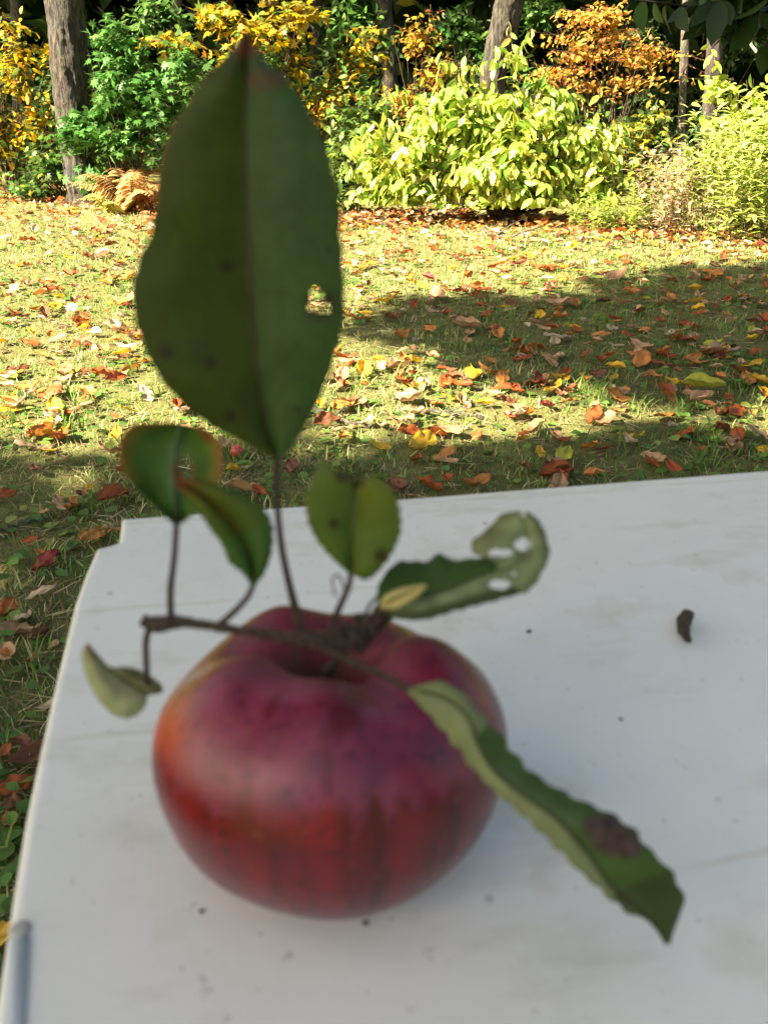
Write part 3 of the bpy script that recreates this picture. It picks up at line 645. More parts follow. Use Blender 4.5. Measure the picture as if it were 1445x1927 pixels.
    D = np.stack([np.cos(a), np.sin(a), .15 * rng.normal(size=n)], 1); NN = np.stack([.3 * rng.normal(size=n), .3 * rng.normal(size=n), np.ones(n)], 1)
    v, f, cc = scatter((np.array([(0, -.03, 0), (0, .03, 0), (1, 0, 0)], float), np.array([(0, 2, 1)])), P, D, NN, .03 + .05 * rng.random(n), pick_cols([(.30, .24, .13, 3), (.20, .14, .08, 3), (.42, .36, .2, 2)], n))
    single('thatch', v, f, M_DRY, (0, 0, 0), cc, kind='stuff', label='dead straw and thatch lying flat between the grass blades', cat='thatch')
build_grass()

# fallen leaves ------------------------------------------------
COL = {'rust': (.34, .085, .025), 'orange': (.54, .22, .06), 'tan': (.48, .29, .16), 'yellow': (.70, .42, .045), 'brown': (.17, .065, .03), 'pale': (.52, .38, .26), 'dark red': (.22, .03, .025), 'yellow-green': (.42, .42, .06)}
def leaf_shape(kind, seed):
    r = random.Random(seed); nu, nv = 11, 4; V = []; sh = []; curl = {'flat': .05, 'curled': .55, 'folded': .25}[kind] * r.uniform(.7, 1.3); fold = {'flat': .05, 'curled': .22, 'folded': .55}[kind] * r.uniform(.7, 1.2)
    wdt = r.uniform(.44, .66); sk = r.uniform(-.12, .12)
    for i in range(nu):
        s = i / (nu - 1); hw = wdt * .5 * (math.sin(math.pi * s ** .85) ** .75) * (1.0 - .15 * s)
        for j in range(-nv, nv + 1):
            t = j / nv; e = 1 + (.09 * math.sin(s * 40) + .22 * noise.noise(Vector((s * 5, j, seed + 9))) if abs(j) == nv else 0); y = hw * t * e
            z = curl * ((s - .5) ** 2 * 1.3 - .12) + fold * abs(t) * hw * 1.6 + .09 * noise.noise(Vector((s * 4, t * 2, seed))) * 2 * (abs(t) * .7 + .3) + .02 * math.sin(s * 34) * (1 - abs(t)) * abs(t) * 3
            V.append((s - .5, y + sk * (s - .5) ** 2 * 2, z)); sh.append((s, t))
    W = 2 * nv + 1; F = []
    for i in range(nu - 1):
        for j in range(W - 1): a = i * W + j; F += [(a, a + 1, a + W + 1), (a, a + W + 1, a + W)]
    k = len(V); V += [(-.5, -.008, .0), (-.5, .008, 0), (-.72, -.006, .03), (-.72, .006, .03)]; F += [(k, k + 1, k + 3), (k, k + 3, k + 2)]; sh += [(0, 0)] * 4
    V = np.array(V, dtype=float); V[:, 2] -= V[:, 2].min(); return V, np.array(F), sh
def leaf_colors(sh, col, seed):
    out = []; c0 = np.array(COL[col])
    for s, t in sh:
        n1 = noise.noise(Vector((s * 3.2, t * 1.7, seed))); n2 = noise.noise(Vector((s * 9, t * 5, seed + 4))); c = c0 * (1 + .35 * n1 + .2 * n2)
        if n2 > .25: c = c * .6 + np.array([.05, .02, .01])
        c = c * (1 - .25 * max(0, 1 - abs(t) * 6)) ; c = c * (1 - .3 * (abs(t) > .9)); out.append(np.clip(c, .004, .9))
    return np.array(out)
SHAPES = {}; LM = {}
for kd in ('flat', 'curled', 'folded'):
    for q in range(3): SHAPES[kd, q] = leaf_shape(kd, q * 7 + len(kd))
def leaf_mesh(kind, q, col):
    if (kind, q, col) not in LM:
        V, F, sh = SHAPES[kind, q]; me = mesh_tris('fallen_leaf', V, F, leaf_colors(sh, col, q * 3.3 + len(col))); me.materials.append(M_DRY); me.shade_smooth(); LM[kind, q, col] = me
    return LM[kind, q, col]
ZR = lambda x, y, w, ox, oy, k: (ox + x / k, oy + y / k, w / k)
raw = []
def zl(lst, ox, oy, k):
    for x, y, w_, c in lst: raw.append((ox + x / k, oy + y / k, w_ / k, c))
zl([(302, 738, 125, 'yellow'), (165, 748, 65, 'yellow'), (685, 695, 80, 'tan'), (770, 780, 100, 'yellow-green'), (690, 782, 60, 'yellow'), (52, 720, 60, 'orange'), (263, 590, 118, 'tan'), (470, 515, 75, 'yellow'), (612, 645, 100, 'pale'), (655, 645, 40, 'yellow'), (510, 615, 50, 'yellow'), (400, 590, 60, 'yellow'), (1025, 475, 90, 'orange'), (1065, 530, 65, 'orange'), (1225, 562, 115, 'yellow-green'), (1310, 475, 30, 'yellow'), (1405, 720, 78, 'pale'), (1170, 708, 88, 'rust'), (1285, 702, 78, 'brown'), (1330, 635, 92, 'rust'), (1430, 765, 50, 'yellow'), (740, 840, 95, 'rust'), (945, 645, 62, 'orange'), (870, 655, 90, 'rust'), (735, 818, 85, 'tan'), (740, 722, 62, 'tan'), (640, 720, 45, 'rust'), (490, 710, 58, 'rust'), (395, 702, 100, 'tan'), (345, 708, 70, 'rust'), (45, 612, 92, 'orange'), (110, 500, 78, 'yellow'), (240, 530, 92, 'rust'), (235, 385, 78, 'orange'), (415, 330, 66, 'tan'), (450, 360, 92, 'tan'), (605, 440, 58, 'orange'), (700, 440, 52, 'rust'), (745, 395, 78, 'pale'), (750, 285, 70, 'tan'), (805, 290, 52, 'orange'), (890, 395, 62, 'orange'), (1025, 430, 82, 'tan'), (1180, 408, 66, 'rust'), (1085, 350, 52, 'rust'), (1080, 290, 62, 'tan'), (1210, 312, 46, 'yellow'), (1005, 242, 32, 'yellow'), (1092, 250, 40, 'tan'), (945, 190, 76, 'tan'), (620, 145, 50, 'dark red'), (690, 330, 60, 'yellow'), (615, 570, 62, 'rust'), (790, 605, 58, 'orange'), (190, 270, 62, 'yellow'), (100, 285, 60, 'tan'), (220, 477, 38, 'pale'), (840, 540, 62, 'orange'), (935, 528, 52, 'yellow'), (710, 543, 62, 'orange'), (545, 375, 52, 'brown'), (505, 235, 62, 'rust'), (355, 255, 80, 'tan'), (1285, 125, 72, 'brown'), (1255, 187, 72, 'orange'), (1365, 207, 46, 'tan'), (1422, 348, 62, 'rust'), (1438, 390, 62, 'brown'), (480, 873, 92, 'orange'), (388, 865, 68, 'rust'), (238, 880, 40, 'dark red'), (870, 850, 60, 'orange'), (1060, 812, 60, 'rust'), (1130, 830, 70, 'rust'), (760, 840, 70, 'brown'), (55, 460, 80, 'rust'), (100, 325, 60, 'orange'), (135, 265, 50, 'tan'), (205, 330, 60, 'brown'), (600, 285, 60, 'brown'), (775, 520, 60, 'rust'), (930, 340, 50, 'rust'), (1030, 375, 44, 'orange'), (800, 155, 60, 'tan'), (700, 160, 70, 'rust'), (960, 290, 60, 'tan'), (860, 420, 50, 'orange'), (290, 790, 60, 'rust'), (390, 805, 66, 'tan'), (1210, 270, 60, 'tan'), (1200, 240, 50, 'yellow'), (1370, 540, 70, 'orange'), (1190, 472, 62, 'orange'), (1110, 466, 60, 'rust'), (290, 540, 60, 'rust'), (380, 540, 80, 'rust'), (525, 470, 60, 'orange'), (640, 460, 50, 'pale'), (660, 545, 60, 'rust'), (550, 585, 56, 'pale'), (270, 640, 70, 'tan'), (130, 670, 60, 'pale'), (170, 680, 50, 'pale')], 620, 420, 1.7515)
zl([(450, 650, 118, 'orange'), (475, 712, 82, 'yellow'), (155, 1005, 115, 'orange'), (290, 1035, 185, 'rust'), (475, 1045, 125, 'orange'), (335, 820, 82, 'pale'), (515, 820, 82, 'pale'), (665, 835, 92, 'yellow'), (785, 880, 85, 'orange'), (545, 285, 112, 'pale'), (485, 360, 52, 'orange'), (70, 470, 92, 'pale'), (645, 550, 92, 'yellow'), (695, 405, 115, 'orange'), (630, 750, 72, 'orange'), (230, 1270, 205, 'orange'), (135, 1345, 105, 'pale'), (280, 1375, 62, 'yellow'), (265, 1210, 82, 'yellow'), (305, 1160, 150, 'pale'), (635, 1190, 62, 'rust'), (700, 1150, 92, 'yellow'), (610, 1620, 185, 'rust'), (730, 1600, 82, 'dark red'), (455, 1622, 92, 'brown'), (385, 1662, 155, 'orange'), (310, 1630, 80, 'tan'), (235, 1700, 95, 'tan'), (1335, 1480, 52, 'pale'), (1420, 1602, 85, 'rust'), (1225, 1335, 125, 'tan'), (35, 750, 62, 'pale'), (20, 945, 62, 'orange'), (640, 1285, 112, 'yellow'), (355, 1430, 90, 'tan'), (200, 1480, 100, 'brown'), (60, 1100, 120, 'orange'), (25, 1190, 70, 'orange'), (370, 910, 100, 'orange'), (220, 830, 90, 'orange'), (410, 790, 70, 'rust'), (320, 460, 80, 'orange'), (480, 690, 70, 'orange'), (180, 155, 60, 'pale'), (330, 50, 60, 'rust'), (400, 145, 60, 'pale'), (140, 420, 70, 'rust')], 0, 380, 2.89)
zl([(345, 148, 112, 'orange'), (418, 135, 62, 'orange'), (190, 182, 52, 'tan'), (150, 222, 62, 'orange'), (20, 418, 100, 'rust'), (62, 487, 132, 'tan'), (20, 590, 56, 'orange'), (120, 600, 52, 'rust'), (158, 595, 42, 'tan'), (205, 555, 52, 'tan'), (15, 968, 80, 'rust'), (90, 935, 92, 'brown'), (50, 1065, 135, 'rust'), (38, 1205, 82, 'orange'), (48, 1150, 125, 'brown'), (160, 345, 52, 'brown'), (120, 165, 60, 'rust')], 0, 940, 1.953)
leaves = []
for px, py, w_, c in raw:
    if py < 405: continue
    p = atz(px, py + w_ * .15, 0); p[2] = float(ground_z(p[0], p[1])); d = (p - CAM) @ FW; size = min(.17, w_ * d / FPX * 1.22)
    leaves.append([p, size, c, 1])
x, y = in_view(3500, .35, 8.2, .95, 1.12); dens = field(x, y, .8, 6.6)
names = ['rust', 'orange', 'tan', 'yellow', 'brown', 'pale', 'yellow-green', 'dark red']
for a, b, dn in zip(x, y, dens):
    if b > lawn_edge(a) + .5: continue
    if random.random() > .70 + .6 * dn + (.15 if b > 4 else 0): continue
    if b < 4.6 and random.random() < (.6 if b < 2.6 else .2): continue
    c = random.choices(names, [4, 4, 7, 1.6, 2.4, 4 if a < 0 or b > 5 else 1.4, .5, .3])[0]
    leaves.append([np.array([a, b, float(ground_z(a, b))]), random.uniform(.04, .095), c, 0])
def visible(p):
    px, py, d = proj(p)
    if not (0 < px < 1445 and 400 < py < 1927): return None
    if py > 890 and px > 222: return None
    if py > 1000 and px > 222 - (py - 975) * .28: return None
    if 262 < px < 645 and ((px - 450) / 195) ** 2 + ((py - 560) / 300) ** 2 < .95: return None
    return px, py, d
cand = []
for i, (p, sz, c, m_) in enumerate(leaves):
    v = visible(p)
    if v: cand.append((-(sz / v[2] * (1.35 if m_ else 1)), i, v))
cand.sort(key=lambda k: k[0]); ind = cand[:300]; chosen = {k[1] for k in ind}
def zone(px, py):
    if px < 240 and py > 880: return 'on shaded grass left of the table'
    if px < 455:
        return 'on near sunny grass left of tall leaf' if py > 700 else 'on middle sunny grass left of tall leaf' if py > 530 else 'on far sunny grass left of tall leaf'
    if py > 835: return 'on shaded grass just beyond the table'
    if py > 690: return ('in the nearer dappled strip beyond the table' if py > 765 else 'in the farther dappled strip beyond the table')
    if py > 500: return ('in the nearer half of the broad shade' if py > 595 else 'in the farther half of the broad shade')
    return 'on far sunny grass before the yellow-green shrub'
ORD = ['leftmost', 'second', 'third', 'fourth', 'fifth', 'sixth', 'seventh', 'eighth', 'ninth', 'tenth', 'eleventh', 'twelfth', 'thirteenth', 'fourteenth', 'fifteenth', 'sixteenth', 'seventeenth', 'eighteenth', 'nineteenth', 'twentieth', 'twenty-first', 'twenty-second', 'twenty-third', 'twenty-fourth', 'twenty-fifth']
groups = {}
for _, i, v in ind:
    kd = random.choice(['flat', 'curled', 'curled', 'folded', 'flat']); groups.setdefault((kd, leaves[i][2], zone(v[0], v[1])), []).append((v[0], i))
from mathutils import Matrix, Euler
def leaf_rot(kd):
    return Euler((random.gauss(0, .25), random.gauss(0, .22), random.uniform(0, 6.283)))
for (kd, c, zn), lst in groups.items():
    lst.sort()
    for k, (_, i) in enumerate(lst):
        p, sz, _, _ = leaves[i]; o = bpy.data.objects.new('fallen_leaf', leaf_mesh(kd, random.randrange(3), c)); C.objects.link(o)
        o.rotation_euler = leaf_rot(kd); o.scale = (sz, sz, sz); o.location = (p[0], p[1], p[2] + .009 + .012 * random.random())
        lab = f'{kd} {c} fallen leaf {zn}' if len(lst) == 1 else (f'leftmost of the {kd} {c} leaves {zn}' if k == 0 else f'{ORD[k]} from left of {kd} {c} leaves {zn}')
        tag(o, lab, 'fallen leaf', 'fallen leaves on the lawn')
VV = []; FF = []; CC = []; off = 0
CB = {}
for i, (p, sz, c, _) in enumerate(leaves):
    if i in chosen: continue
    kd = random.choice(['flat', 'curled', 'folded']); q = random.randrange(3); V, F, sh = SHAPES[kd, q]
    if (q, c) not in CB: CB[q, c] = leaf_colors(sh, c, q * 3.3)
    M = np.array(leaf_rot(kd).to_matrix()); VV.append(V @ M.T * sz + p + np.array([0, 0, .018])); FF.append(F + off); CC.append(CB[q, c] * random.uniform(.8, 1.15)); off += len(V)
# a thicker bed of litter and crumbs along the foot of the shrubs
n = 5200; xx = rng.uniform(-6, 6, n); yy = lawn_edge(xx) + rng.normal(size=n) * .45 + .35
V, F, sh = SHAPES['flat', 1]; st = SIMPLE
a = rng.random(n) * 6.283; P = np.stack([xx, yy, ground_z(xx, yy) + .01 + .03 * rng.random(n)], 1)
v, f, cc = scatter(t_simple(.6, .15), P, np.stack([np.cos(a), np.sin(a), .3 * rng.normal(size=n)], 1), np.stack([.4 * rng.normal(size=n), .4 * rng.normal(size=n), np.ones(n)], 1), .05 + .05 * rng.random(n), pick_cols([(*COL['rust'], 3), (*COL['orange'], 3), (*COL['tan'], 4), (*COL['pale'], 2), (*COL['brown'], 3)], n))
VV.append(v); FF.append(f + off); CC.append(cc)
single('leaf_litter', np.concatenate(VV), np.concatenate(FF), M_DRY, (0, 0, 0), np.concatenate(CC), kind='stuff', label='loose scatter of small autumn leaves over the whole lawn', cat='leaf litter')

# red fallen crab apple, sticks
p = atz(446, 852, .018); m, nt, pp = newmat('red_fruit_skin'); pp.inputs['Base Color'].default_value = (.50, .035, .05, 1); pp.inputs['Roughness'].default_value = .3
n_ = N(nt, 'ShaderNodeTexNoise'); n_.inputs['Scale'].default_value = 60; r_ = N(nt, 'ShaderNodeValToRGB'); r_.color_ramp.elements[0].color = (.4, .02, .03, 1); r_.color_ramp.elements[1].color = (.62, .12, .10, 1)
nt.links.new(n_.outputs[0], r_.inputs[0]); nt.links.new(r_.outputs[0], pp.inputs['Base Color'])
V = []; F = []
for j in range(13):
    ph = math.pi * j / 12; r = .019 * math.sin(ph) ** .85; z = .017 * math.cos(ph) - .006 * math.exp(-(math.sin(ph) * 3) ** 2) * (1 if ph < 1.5 else -.6)
    for i in range(20): th = i * math.pi / 10; V.append((p[0] + r * math.cos(th) * (1 + .04 * math.cos(3 * th)), p[1] + r * math.sin(th), .024 + z))
for j in range(12):
    for i in range(20): a, b = j * 20 + i, j * 20 + (i + 1) % 20; F += [(a, a + 20, b + 20), (a, b + 20, b)]
single('fallen_crab_apple', V, F, m, p, smooth=True, label='small bright red windfall fruit in the grass under the tall leaf', cat='fruit')
def stick(pts, r, label, side=None):
    q = []
    for px, py, z in pts: q.append(atz(px, py, z))
    q = smooth_curve(np.array(q), 18); q[:, 2] += .004 * np.sin(np.arange(18) * 1.9)
    parts = [tube(list(q), list(np.linspace(r, r * .5, 18)), 7)]
    if side: parts.append(tube([q[8], q[8] + np.array(side) * .5 + np.array([0, 0, .01]), q[8] + np.array(side)], [r * .6, r * .4, r * .2], 6))
    v, f = join(parts); single('fallen_stick', v, f, M_BARK2, q[9], label=label, cat='stick', group='sticks on the lawn')
stick([(590, 768, .02), (640, 790, .025), (700, 800, .02)], .008, 'grey stick on the grass just right of the tall leaf foot', (.05, .06, .01))
stick([(790, 772, .02), (840, 775, .03), (915, 785, .02)], .006, 'thin pale stick in the dappled strip beyond the table', (.06, -.03, .02))
stick([(905, 430, .02), (950, 445, .03), (1015, 425, .12)], .012, 'long bare stick at the foot of the yellow-green shrub', (.2, .1, .1))
stick([(0, 1000, .02), (40, 985, .025), (95, 975, .02)], .004, 'thin tan stalk in the shaded grass at the left edge', None)

# ------------------------------------------------------------ trees and shrubs
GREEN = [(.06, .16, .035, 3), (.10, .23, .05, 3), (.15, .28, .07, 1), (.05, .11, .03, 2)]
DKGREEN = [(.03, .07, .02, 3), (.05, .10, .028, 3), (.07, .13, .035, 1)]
YG = [(.50, .60, .12, 5), (.36, .50, .09, 3), (.62, .66, .22, 2), (.18, .30, .05, 1.6), (.58, .50, .10, .7)]
YEL = [(.66, .43, .03, 5), (.52, .35, .03, 3), (.38, .28, .04, 2), (.30, .32, .05, 1), (.55, .25, .04, 1)]
ORG = [(.70, .38, .08, 4), (.58, .27, .07, 3), (.70, .52, .12, 3), (.30, .10, .03, 2), (.45, .42, .06, 1)]
MIX = [(.16, .24, .05, 3), (.35, .34, .05, 3), (.50, .36, .04, 2), (.09, .16, .04, 3)]
def shrub(name, label, cat, Y, lobes, n, lpt, size, tmpl, pal, group=None, base_px=None, **kw):
    kfloor = kw.get('floor', .04); kw.pop('floor', None)
    lob = lobes_px(lobes, Y, kw.pop('yd', .6)); cx = np.mean([l[0] for l in lob]) if base_px is None else aty(base_px, 400, Y)[0]
    base = np.array([cx, Y + .1, float(ground_z(cx, Y + .1))])
    lv, st = foliage(lob, n, lpt, size, tmpl, pal, base, **kw)
    v = lv[0]; lo_ = v[:, 2] < ground_z(v[:, 0], v[:, 1]) + kfloor; lv = (v, lv[1][~lo_[lv[1]].any(axis=1)], lv[2])
    t = Thing(name, base, label, cat, group); t.part('foliage', v, lv[1], M_LEAF, lv[2]); t.part('stems', st[0], st[1], M_STEM)
    return t
G_SH = 'shrubs along the edge of the wood'
shrub('shrub', 'big bright yellow-green shrub right of the tall leaf, largest on the wood edge', 'shrub', 7.35,
      [(940, 300, 210, 110), (770, 300, 105, 105), (920, 190, 110, 75), (830, 195, 90, 50), (1020, 185, 80, 55), (1110, 260, 90, 75), (950, 365, 215, 45), (975, 95, 30, 35), (880, 110, 40, 28), (720, 350, 60, 60), (700, 280, 45, 60), (1130, 340, 70, 70)], 860, 9, .102, MIDL, YG + [(.62, .52, .14, .8), (.16, .30, .05, 3)], G_SH, 960, floor=.13, nstem=80, stem_r=.011, twig=.36, droop=.75, shell=.62)
shrub('shrub', 'pale airy yellow-green shrub at the right edge of the photo', 'shrub', 6.9, [(1400, 230, 80, 60), (1350, 150, 40, 25), (1430, 180, 40, 40), (1460, 300, 100, 90)], 170, 8, .085, OVAL, YG, G_SH, 1420, nstem=24, twig=.28)
shrub('shrub', 'green-leaved shrub in half shade between tall leaf and yellow-green shrub', 'shrub', 7.9, [(660, 250, 60, 100), (640, 340, 50, 70), (700, 200, 50, 50)], 150, 7, .075, OVAL, [(.12, .22, .05, 3), (.2, .3, .06, 2), (.06, .12, .03, 2)], G_SH, 660)
shrub('shrub', 'low dark green shrub at the foot of the large left trunk', 'shrub', 8.7, [(215, 290, 65, 70), (90, 300, 70, 60), (60, 350, 90, 40)], 230, 7, .075, MAPLE, GREEN + [(.3, .32, .05, 1)], G_SH, 120)
shrub('maple_sapling', 'green star-leaved maple sapling right of the large left trunk', 'sapling', 8.3, [(240, 150, 85, 75), (215, 60, 60, 50), (300, 190, 70, 60), (180, 220, 45, 40), (140, 240, 50, 45), (160, 320, 40, 30), (350, 110, 50, 50), (230, 250, 60, 45)], 330, 8, .10, MAPLE, [(.07, .22, .05, 4), (.12, .30, .08, 3), (.05, .13, .03, 2)], None, 230, nstem=30, flat=.3)
shrub('maple_sapling', 'yellow maple branches behind the tip of the tall leaf', 'sapling', 8.6, [(320, 65, 75, 22), (470, 50, 90, 45), (560, 20, 70, 35), (400, 20, 60, 25), (440, 100, 60, 30)], 130, 7, .10, MAPLE, YEL + [(.14, .22, .04, 4)], None, 480, nstem=20, flat=.4)
shrub('sapling', 'golden yellow-leaved sapling at the left edge of the photo', 'sapling', 8.9, [(30, 130, 70, 80), (60, 220, 60, 60), (10, 260, 50, 60), (20, 40, 45, 40), (80, 90, 30, 30), (-80, 180, 80, 120)], 190, 8, .078, OVAL, YEL + [(.14, .20, .04, 5)], None, 20, nstem=26)
shrub('sapling', 'yellow-leaved sapling just right of the tall leaf', 'sapling', 8.8, [(680, 100, 60, 45), (640, 170, 50, 50), (600, 190, 50, 60), (700, 60, 35, 25), (560, 110, 50, 50)], 140, 8, .07, OVAL, YEL + [(.12, .17, .04, 9)], None, 640, flat=.2)
shrub('beech_sapling', 'orange beech sapling above and behind the yellow-green shrub', 'sapling', 8.7, [(1130, 20, 100, 14), (1150, 55, 80, 14), (1200, 95, 80, 15), (1090, 90, 70, 16), (1240, 85, 50, 12), (1050, 60, 40, 16), (1180, 140, 70, 14), (1040, 125, 60, 14), (1110, 150, 50, 12)], 215, 9, .054, OVAL, ORG, None, 1130, nstem=26, flat=.45, twig=.42)
shrub('sapling', 'sparse golden brown sapling between the two middle trunks', 'sapling', 9.6, [(790, 60, 60, 60), (820, 130, 60, 50), (760, 180, 50, 50)], 100, 8, .062, OVAL, [(.5, .32, .04, 3), (.3, .24, .05, 3), (.42, .16, .04, 2)], None, 790)
shrub('sapling', 'small green-yellow sapling low behind the right shrub edge', 'sapling', 8.1, [(1190, 250, 50, 40), (1230, 220, 40, 40), (1210, 310, 50, 50)], 110, 7, .07, OVAL, MIX, None, 1210)
shrub('sapling', 'shaded green sapling behind the leaning trunk', 'sapling', 10.5, [(850, 40, 60, 40), (1010, 20, 50, 40), (900, 70, 50, 30)], 130, 8, .085, OVAL, GREEN, None, 880, flat=.3)
shrub('sapling', 'dark green sapling between the slender right trunks', 'sapling', 10.2, [(1240, 190, 60, 60), (1330, 200, 60, 60), (1400, 60, 60, 60), (1210, 60, 60, 40)], 190, 8, .075, OVAL, DKGREEN, None, 1300)
for lab, Y_, lb, n_, pal_ in [
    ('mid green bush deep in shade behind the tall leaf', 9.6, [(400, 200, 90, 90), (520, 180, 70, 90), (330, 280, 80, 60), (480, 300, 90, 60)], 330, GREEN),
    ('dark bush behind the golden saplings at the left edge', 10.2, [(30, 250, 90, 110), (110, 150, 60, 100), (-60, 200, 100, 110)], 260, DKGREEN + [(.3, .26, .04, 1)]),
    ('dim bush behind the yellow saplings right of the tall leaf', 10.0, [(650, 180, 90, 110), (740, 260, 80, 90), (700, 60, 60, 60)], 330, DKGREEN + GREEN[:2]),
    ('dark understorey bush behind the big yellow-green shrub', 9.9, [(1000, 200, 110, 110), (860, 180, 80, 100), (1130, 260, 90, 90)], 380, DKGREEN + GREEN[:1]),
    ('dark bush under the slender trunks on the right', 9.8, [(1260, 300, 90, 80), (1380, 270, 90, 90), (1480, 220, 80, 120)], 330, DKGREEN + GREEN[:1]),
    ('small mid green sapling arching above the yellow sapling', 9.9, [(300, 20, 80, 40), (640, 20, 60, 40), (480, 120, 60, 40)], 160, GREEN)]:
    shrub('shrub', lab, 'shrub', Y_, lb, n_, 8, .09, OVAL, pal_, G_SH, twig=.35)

def weeds(label, Y, x0, x1, h0, h1, n, pal, leafsize, dep=.5):
    """clump of upright stalks with narrow leaves and feathery tops"""
    a, b = aty(x0, 440, Y)[0], aty(x1, 440, Y)[0]; xs = rng.uniform(a, b, n); ys = Y + rng.uniform(-dep, dep, n); hs = rng.uniform(h0, h1, n); P = []; D = []; NN = []; st = []
    for x, y, h in zip(xs, ys, hs):
        z0 = float(ground_z(x, y)); lean = np.array([random.gauss(0, .16), random.gauss(-.05, .12), 1.0]); q = [np.array([x, y, z0]) + lean * h * t + np.array([random.gauss(0, .01), 0, -.06 * t * t]) for t in np.linspace(0, 1, 5)]
        st.append(tube(q, [.003, .0025, .002, .0015, .0008], 3, False)); m_ = 26
        t = rng.random(m_) ** .7; an = rng.random(m_) * 6.283
        P.append(q[0] + lean * h * t[:, None]); D.append(np.stack([np.cos(an), np.sin(an), .5 + .4 * rng.normal(size=m_)], 1)); NN.append(np.stack([np.cos(an), np.sin(an), np.ones(m_) * -.3], 1) * -1)
    P = np.concatenate(P); D = np.concatenate(D); NN = np.concatenate(NN)
    v, f, cc = scatter(NARROW, P, D, NN, leafsize * (.5 + rng.random(len(P))), pick_cols(pal, len(P), .2))
    base = np.array([(a + b) / 2, Y, 0]); t = Thing('weed_clump', base, label, 'weeds', 'weed clumps at the lawn edge'); t.part('foliage', v, f, M_LEAF, cc); vv, ff = join(st); t.part('stalks', vv, ff, M_STEM)
WP = [(.42, .52, .13, 5), (.52, .56, .22, 3), (.30, .42, .10, 3), (.55, .44, .26, .8)]
weeds('pale feathery goldenrod clump at the right edge of the lawn', 6.5, 1300, 1520, .45, .9, 150, WP, .075)
weeds('thin dry pinkish weeds between the big shrub and the goldenrod', 6.75, 1200, 1320, .25, .62, 70, [(.50, .38, .30, 3), (.42, .44, .18, 3), (.34, .22, .15, 2)], .055)
weeds('low green weeds under the right end of the big shrub', 6.9, 1080, 1230, .1, .3, 50, [(.2, .3, .06, 3), (.4, .45, .1, 2)], .05, .25)

def fern(label, Y, px, py, n, rad, pal):
    c = aty(px, py, Y); c[2] = float(ground_z(c[0], c[1])); P = []; D = []; NN = []; SZ = []; st = []
    for k in range(n):
        an = random.uniform(0, 6.283); L_ = rad * random.uniform(.7, 1.15); e = np.array([math.cos(an), math.sin(an), 0]); hgt = random.uniform(.6, 1.15) * rad
        q = [c + e * L_ * t + np.array([0, 0, hgt * (1.6 * t - 1.05 * t * t)]) for t in np.linspace(0, 1, 24)]
        st.append(tube(q[::3], .003, 3, False)); side = np.array([-e[1], e[0], 0])
        for i in range(3, 24):
            for s_ in (-1, 1): P.append(q[i]); D.append(side * s_ + e * .35 + np.array([0, 0, random.gauss(-.1, .15)])); NN.append(np.array([0, 0, 1.]) + .2 * e); SZ.append(rad * .34 * (1 - i / 25) + .012)
    P, D, NN, SZ = map(np.array, (P, D, NN, SZ)); v, f, cc = scatter(NARROW, P, D, NN, SZ, pick_cols(pal, len(P)))
    t = Thing('fern', c, label, 'fern', 'ferns by the large left trunk'); t.part('fronds', v, f, M_LEAF, cc); vv, ff = join(st); t.part('stems', vv, ff, M_STEM)
fern('withered orange-brown fern between the left trunk and tall leaf', 8.0, 250, 395, 17, .55, [(.56, .32, .14, 4), (.60, .44, .18, 4), (.40, .20, .09, 2)])
fern('pale yellow-green fern at the foot of the orange-brown one', 7.85, 222, 398, 10, .30, [(.5, .5, .14, 4), (.55, .42, .15, 2)])
fern('small rust fern half hidden behind the tall leaf', 8.05, 288, 400, 9, .34, [(.50, .26, .10, 4), (.4, .18, .08, 3)])

def tree(label, pts_px, rads_px, mat, crown, npal, n, size=.16, tmpl=SIMPLE, top=6.0, ctag='tree', name='tree'):
    """pts_px: (px, py, Y) from the foot up; the trunk carries on above the frame to 'top'"""
    P = [aty(*q) for q in pts_px]; P[0][2] = float(ground_z(P[0][0], P[0][1])) - .03; rr = [r * ((q - CAM) @ FW) / FPX for r, q in zip(rads_px, P)]
    d = P[-1] - P[-2]; d = d / np.linalg.norm(d); k = (top - P[-1][2]) / max(d[2], .3); P.append(P[-1] + d * k * .5 + np.array([.05, 0, 0])); P.append(P[-1] + d * k * .5 - np.array([.1, 0, 0])); rr += [rr[-1] * .8, rr[-1] * .45]
    base = P[0].copy(); t = Thing(name, base, label, ctag, 'trees of the wood'); P0 = [p_.copy() for p_ in P]
    fl = P[0] + (P[1] - P[0]) * .12; P.insert(1, fl); rr.insert(1, rr[0]); rr[0] *= 1.35
    v, f = trunk_mesh(P, rr); t.part('trunk', v, f, mat, smooth=True)
    tp = P[-1]; lob = [(tp[0] + dx, tp[1] + dy, tp[2] + dz, r1, r2, r3) for dx, dy, dz, r1, r2, r3 in crown]
    lv, st = foliage(lob, n, 9, size, tmpl, npal, None, twig=.6)
    t.part('crown', lv[0], lv[1], M_LEAF, lv[2]); br = []
    for l in lob:
        e = np.array(l[:3]); b = P[-2] + (tp - P[-2]) * .3; br.append(tube([b, (b + e) / 2 + np.array([0, 0, .2]), e], [rr[-1] * .7, rr[-1] * .45, .01], 6))
    vv, ff = join(br + [st]); t.part('branches', vv, ff, mat); return t
CR = [(0, 0, 0, 2.1, 1.8, 1.1), (-1.2, .6, -1.0, 1.5, 1.4, .8), (1.2, .8, -.8, 1.6, 1.5, .8), (0, 1.2, -1.6, 1.7, 1.2, .8)]
tree('large grey-brown trunk with furrowed bark at the left', [(155, 392, 8.6), (135, 200, 8.65), (122, 0, 8.7)], [26, 33, 37], M_BARK, CR, GREEN, 260)
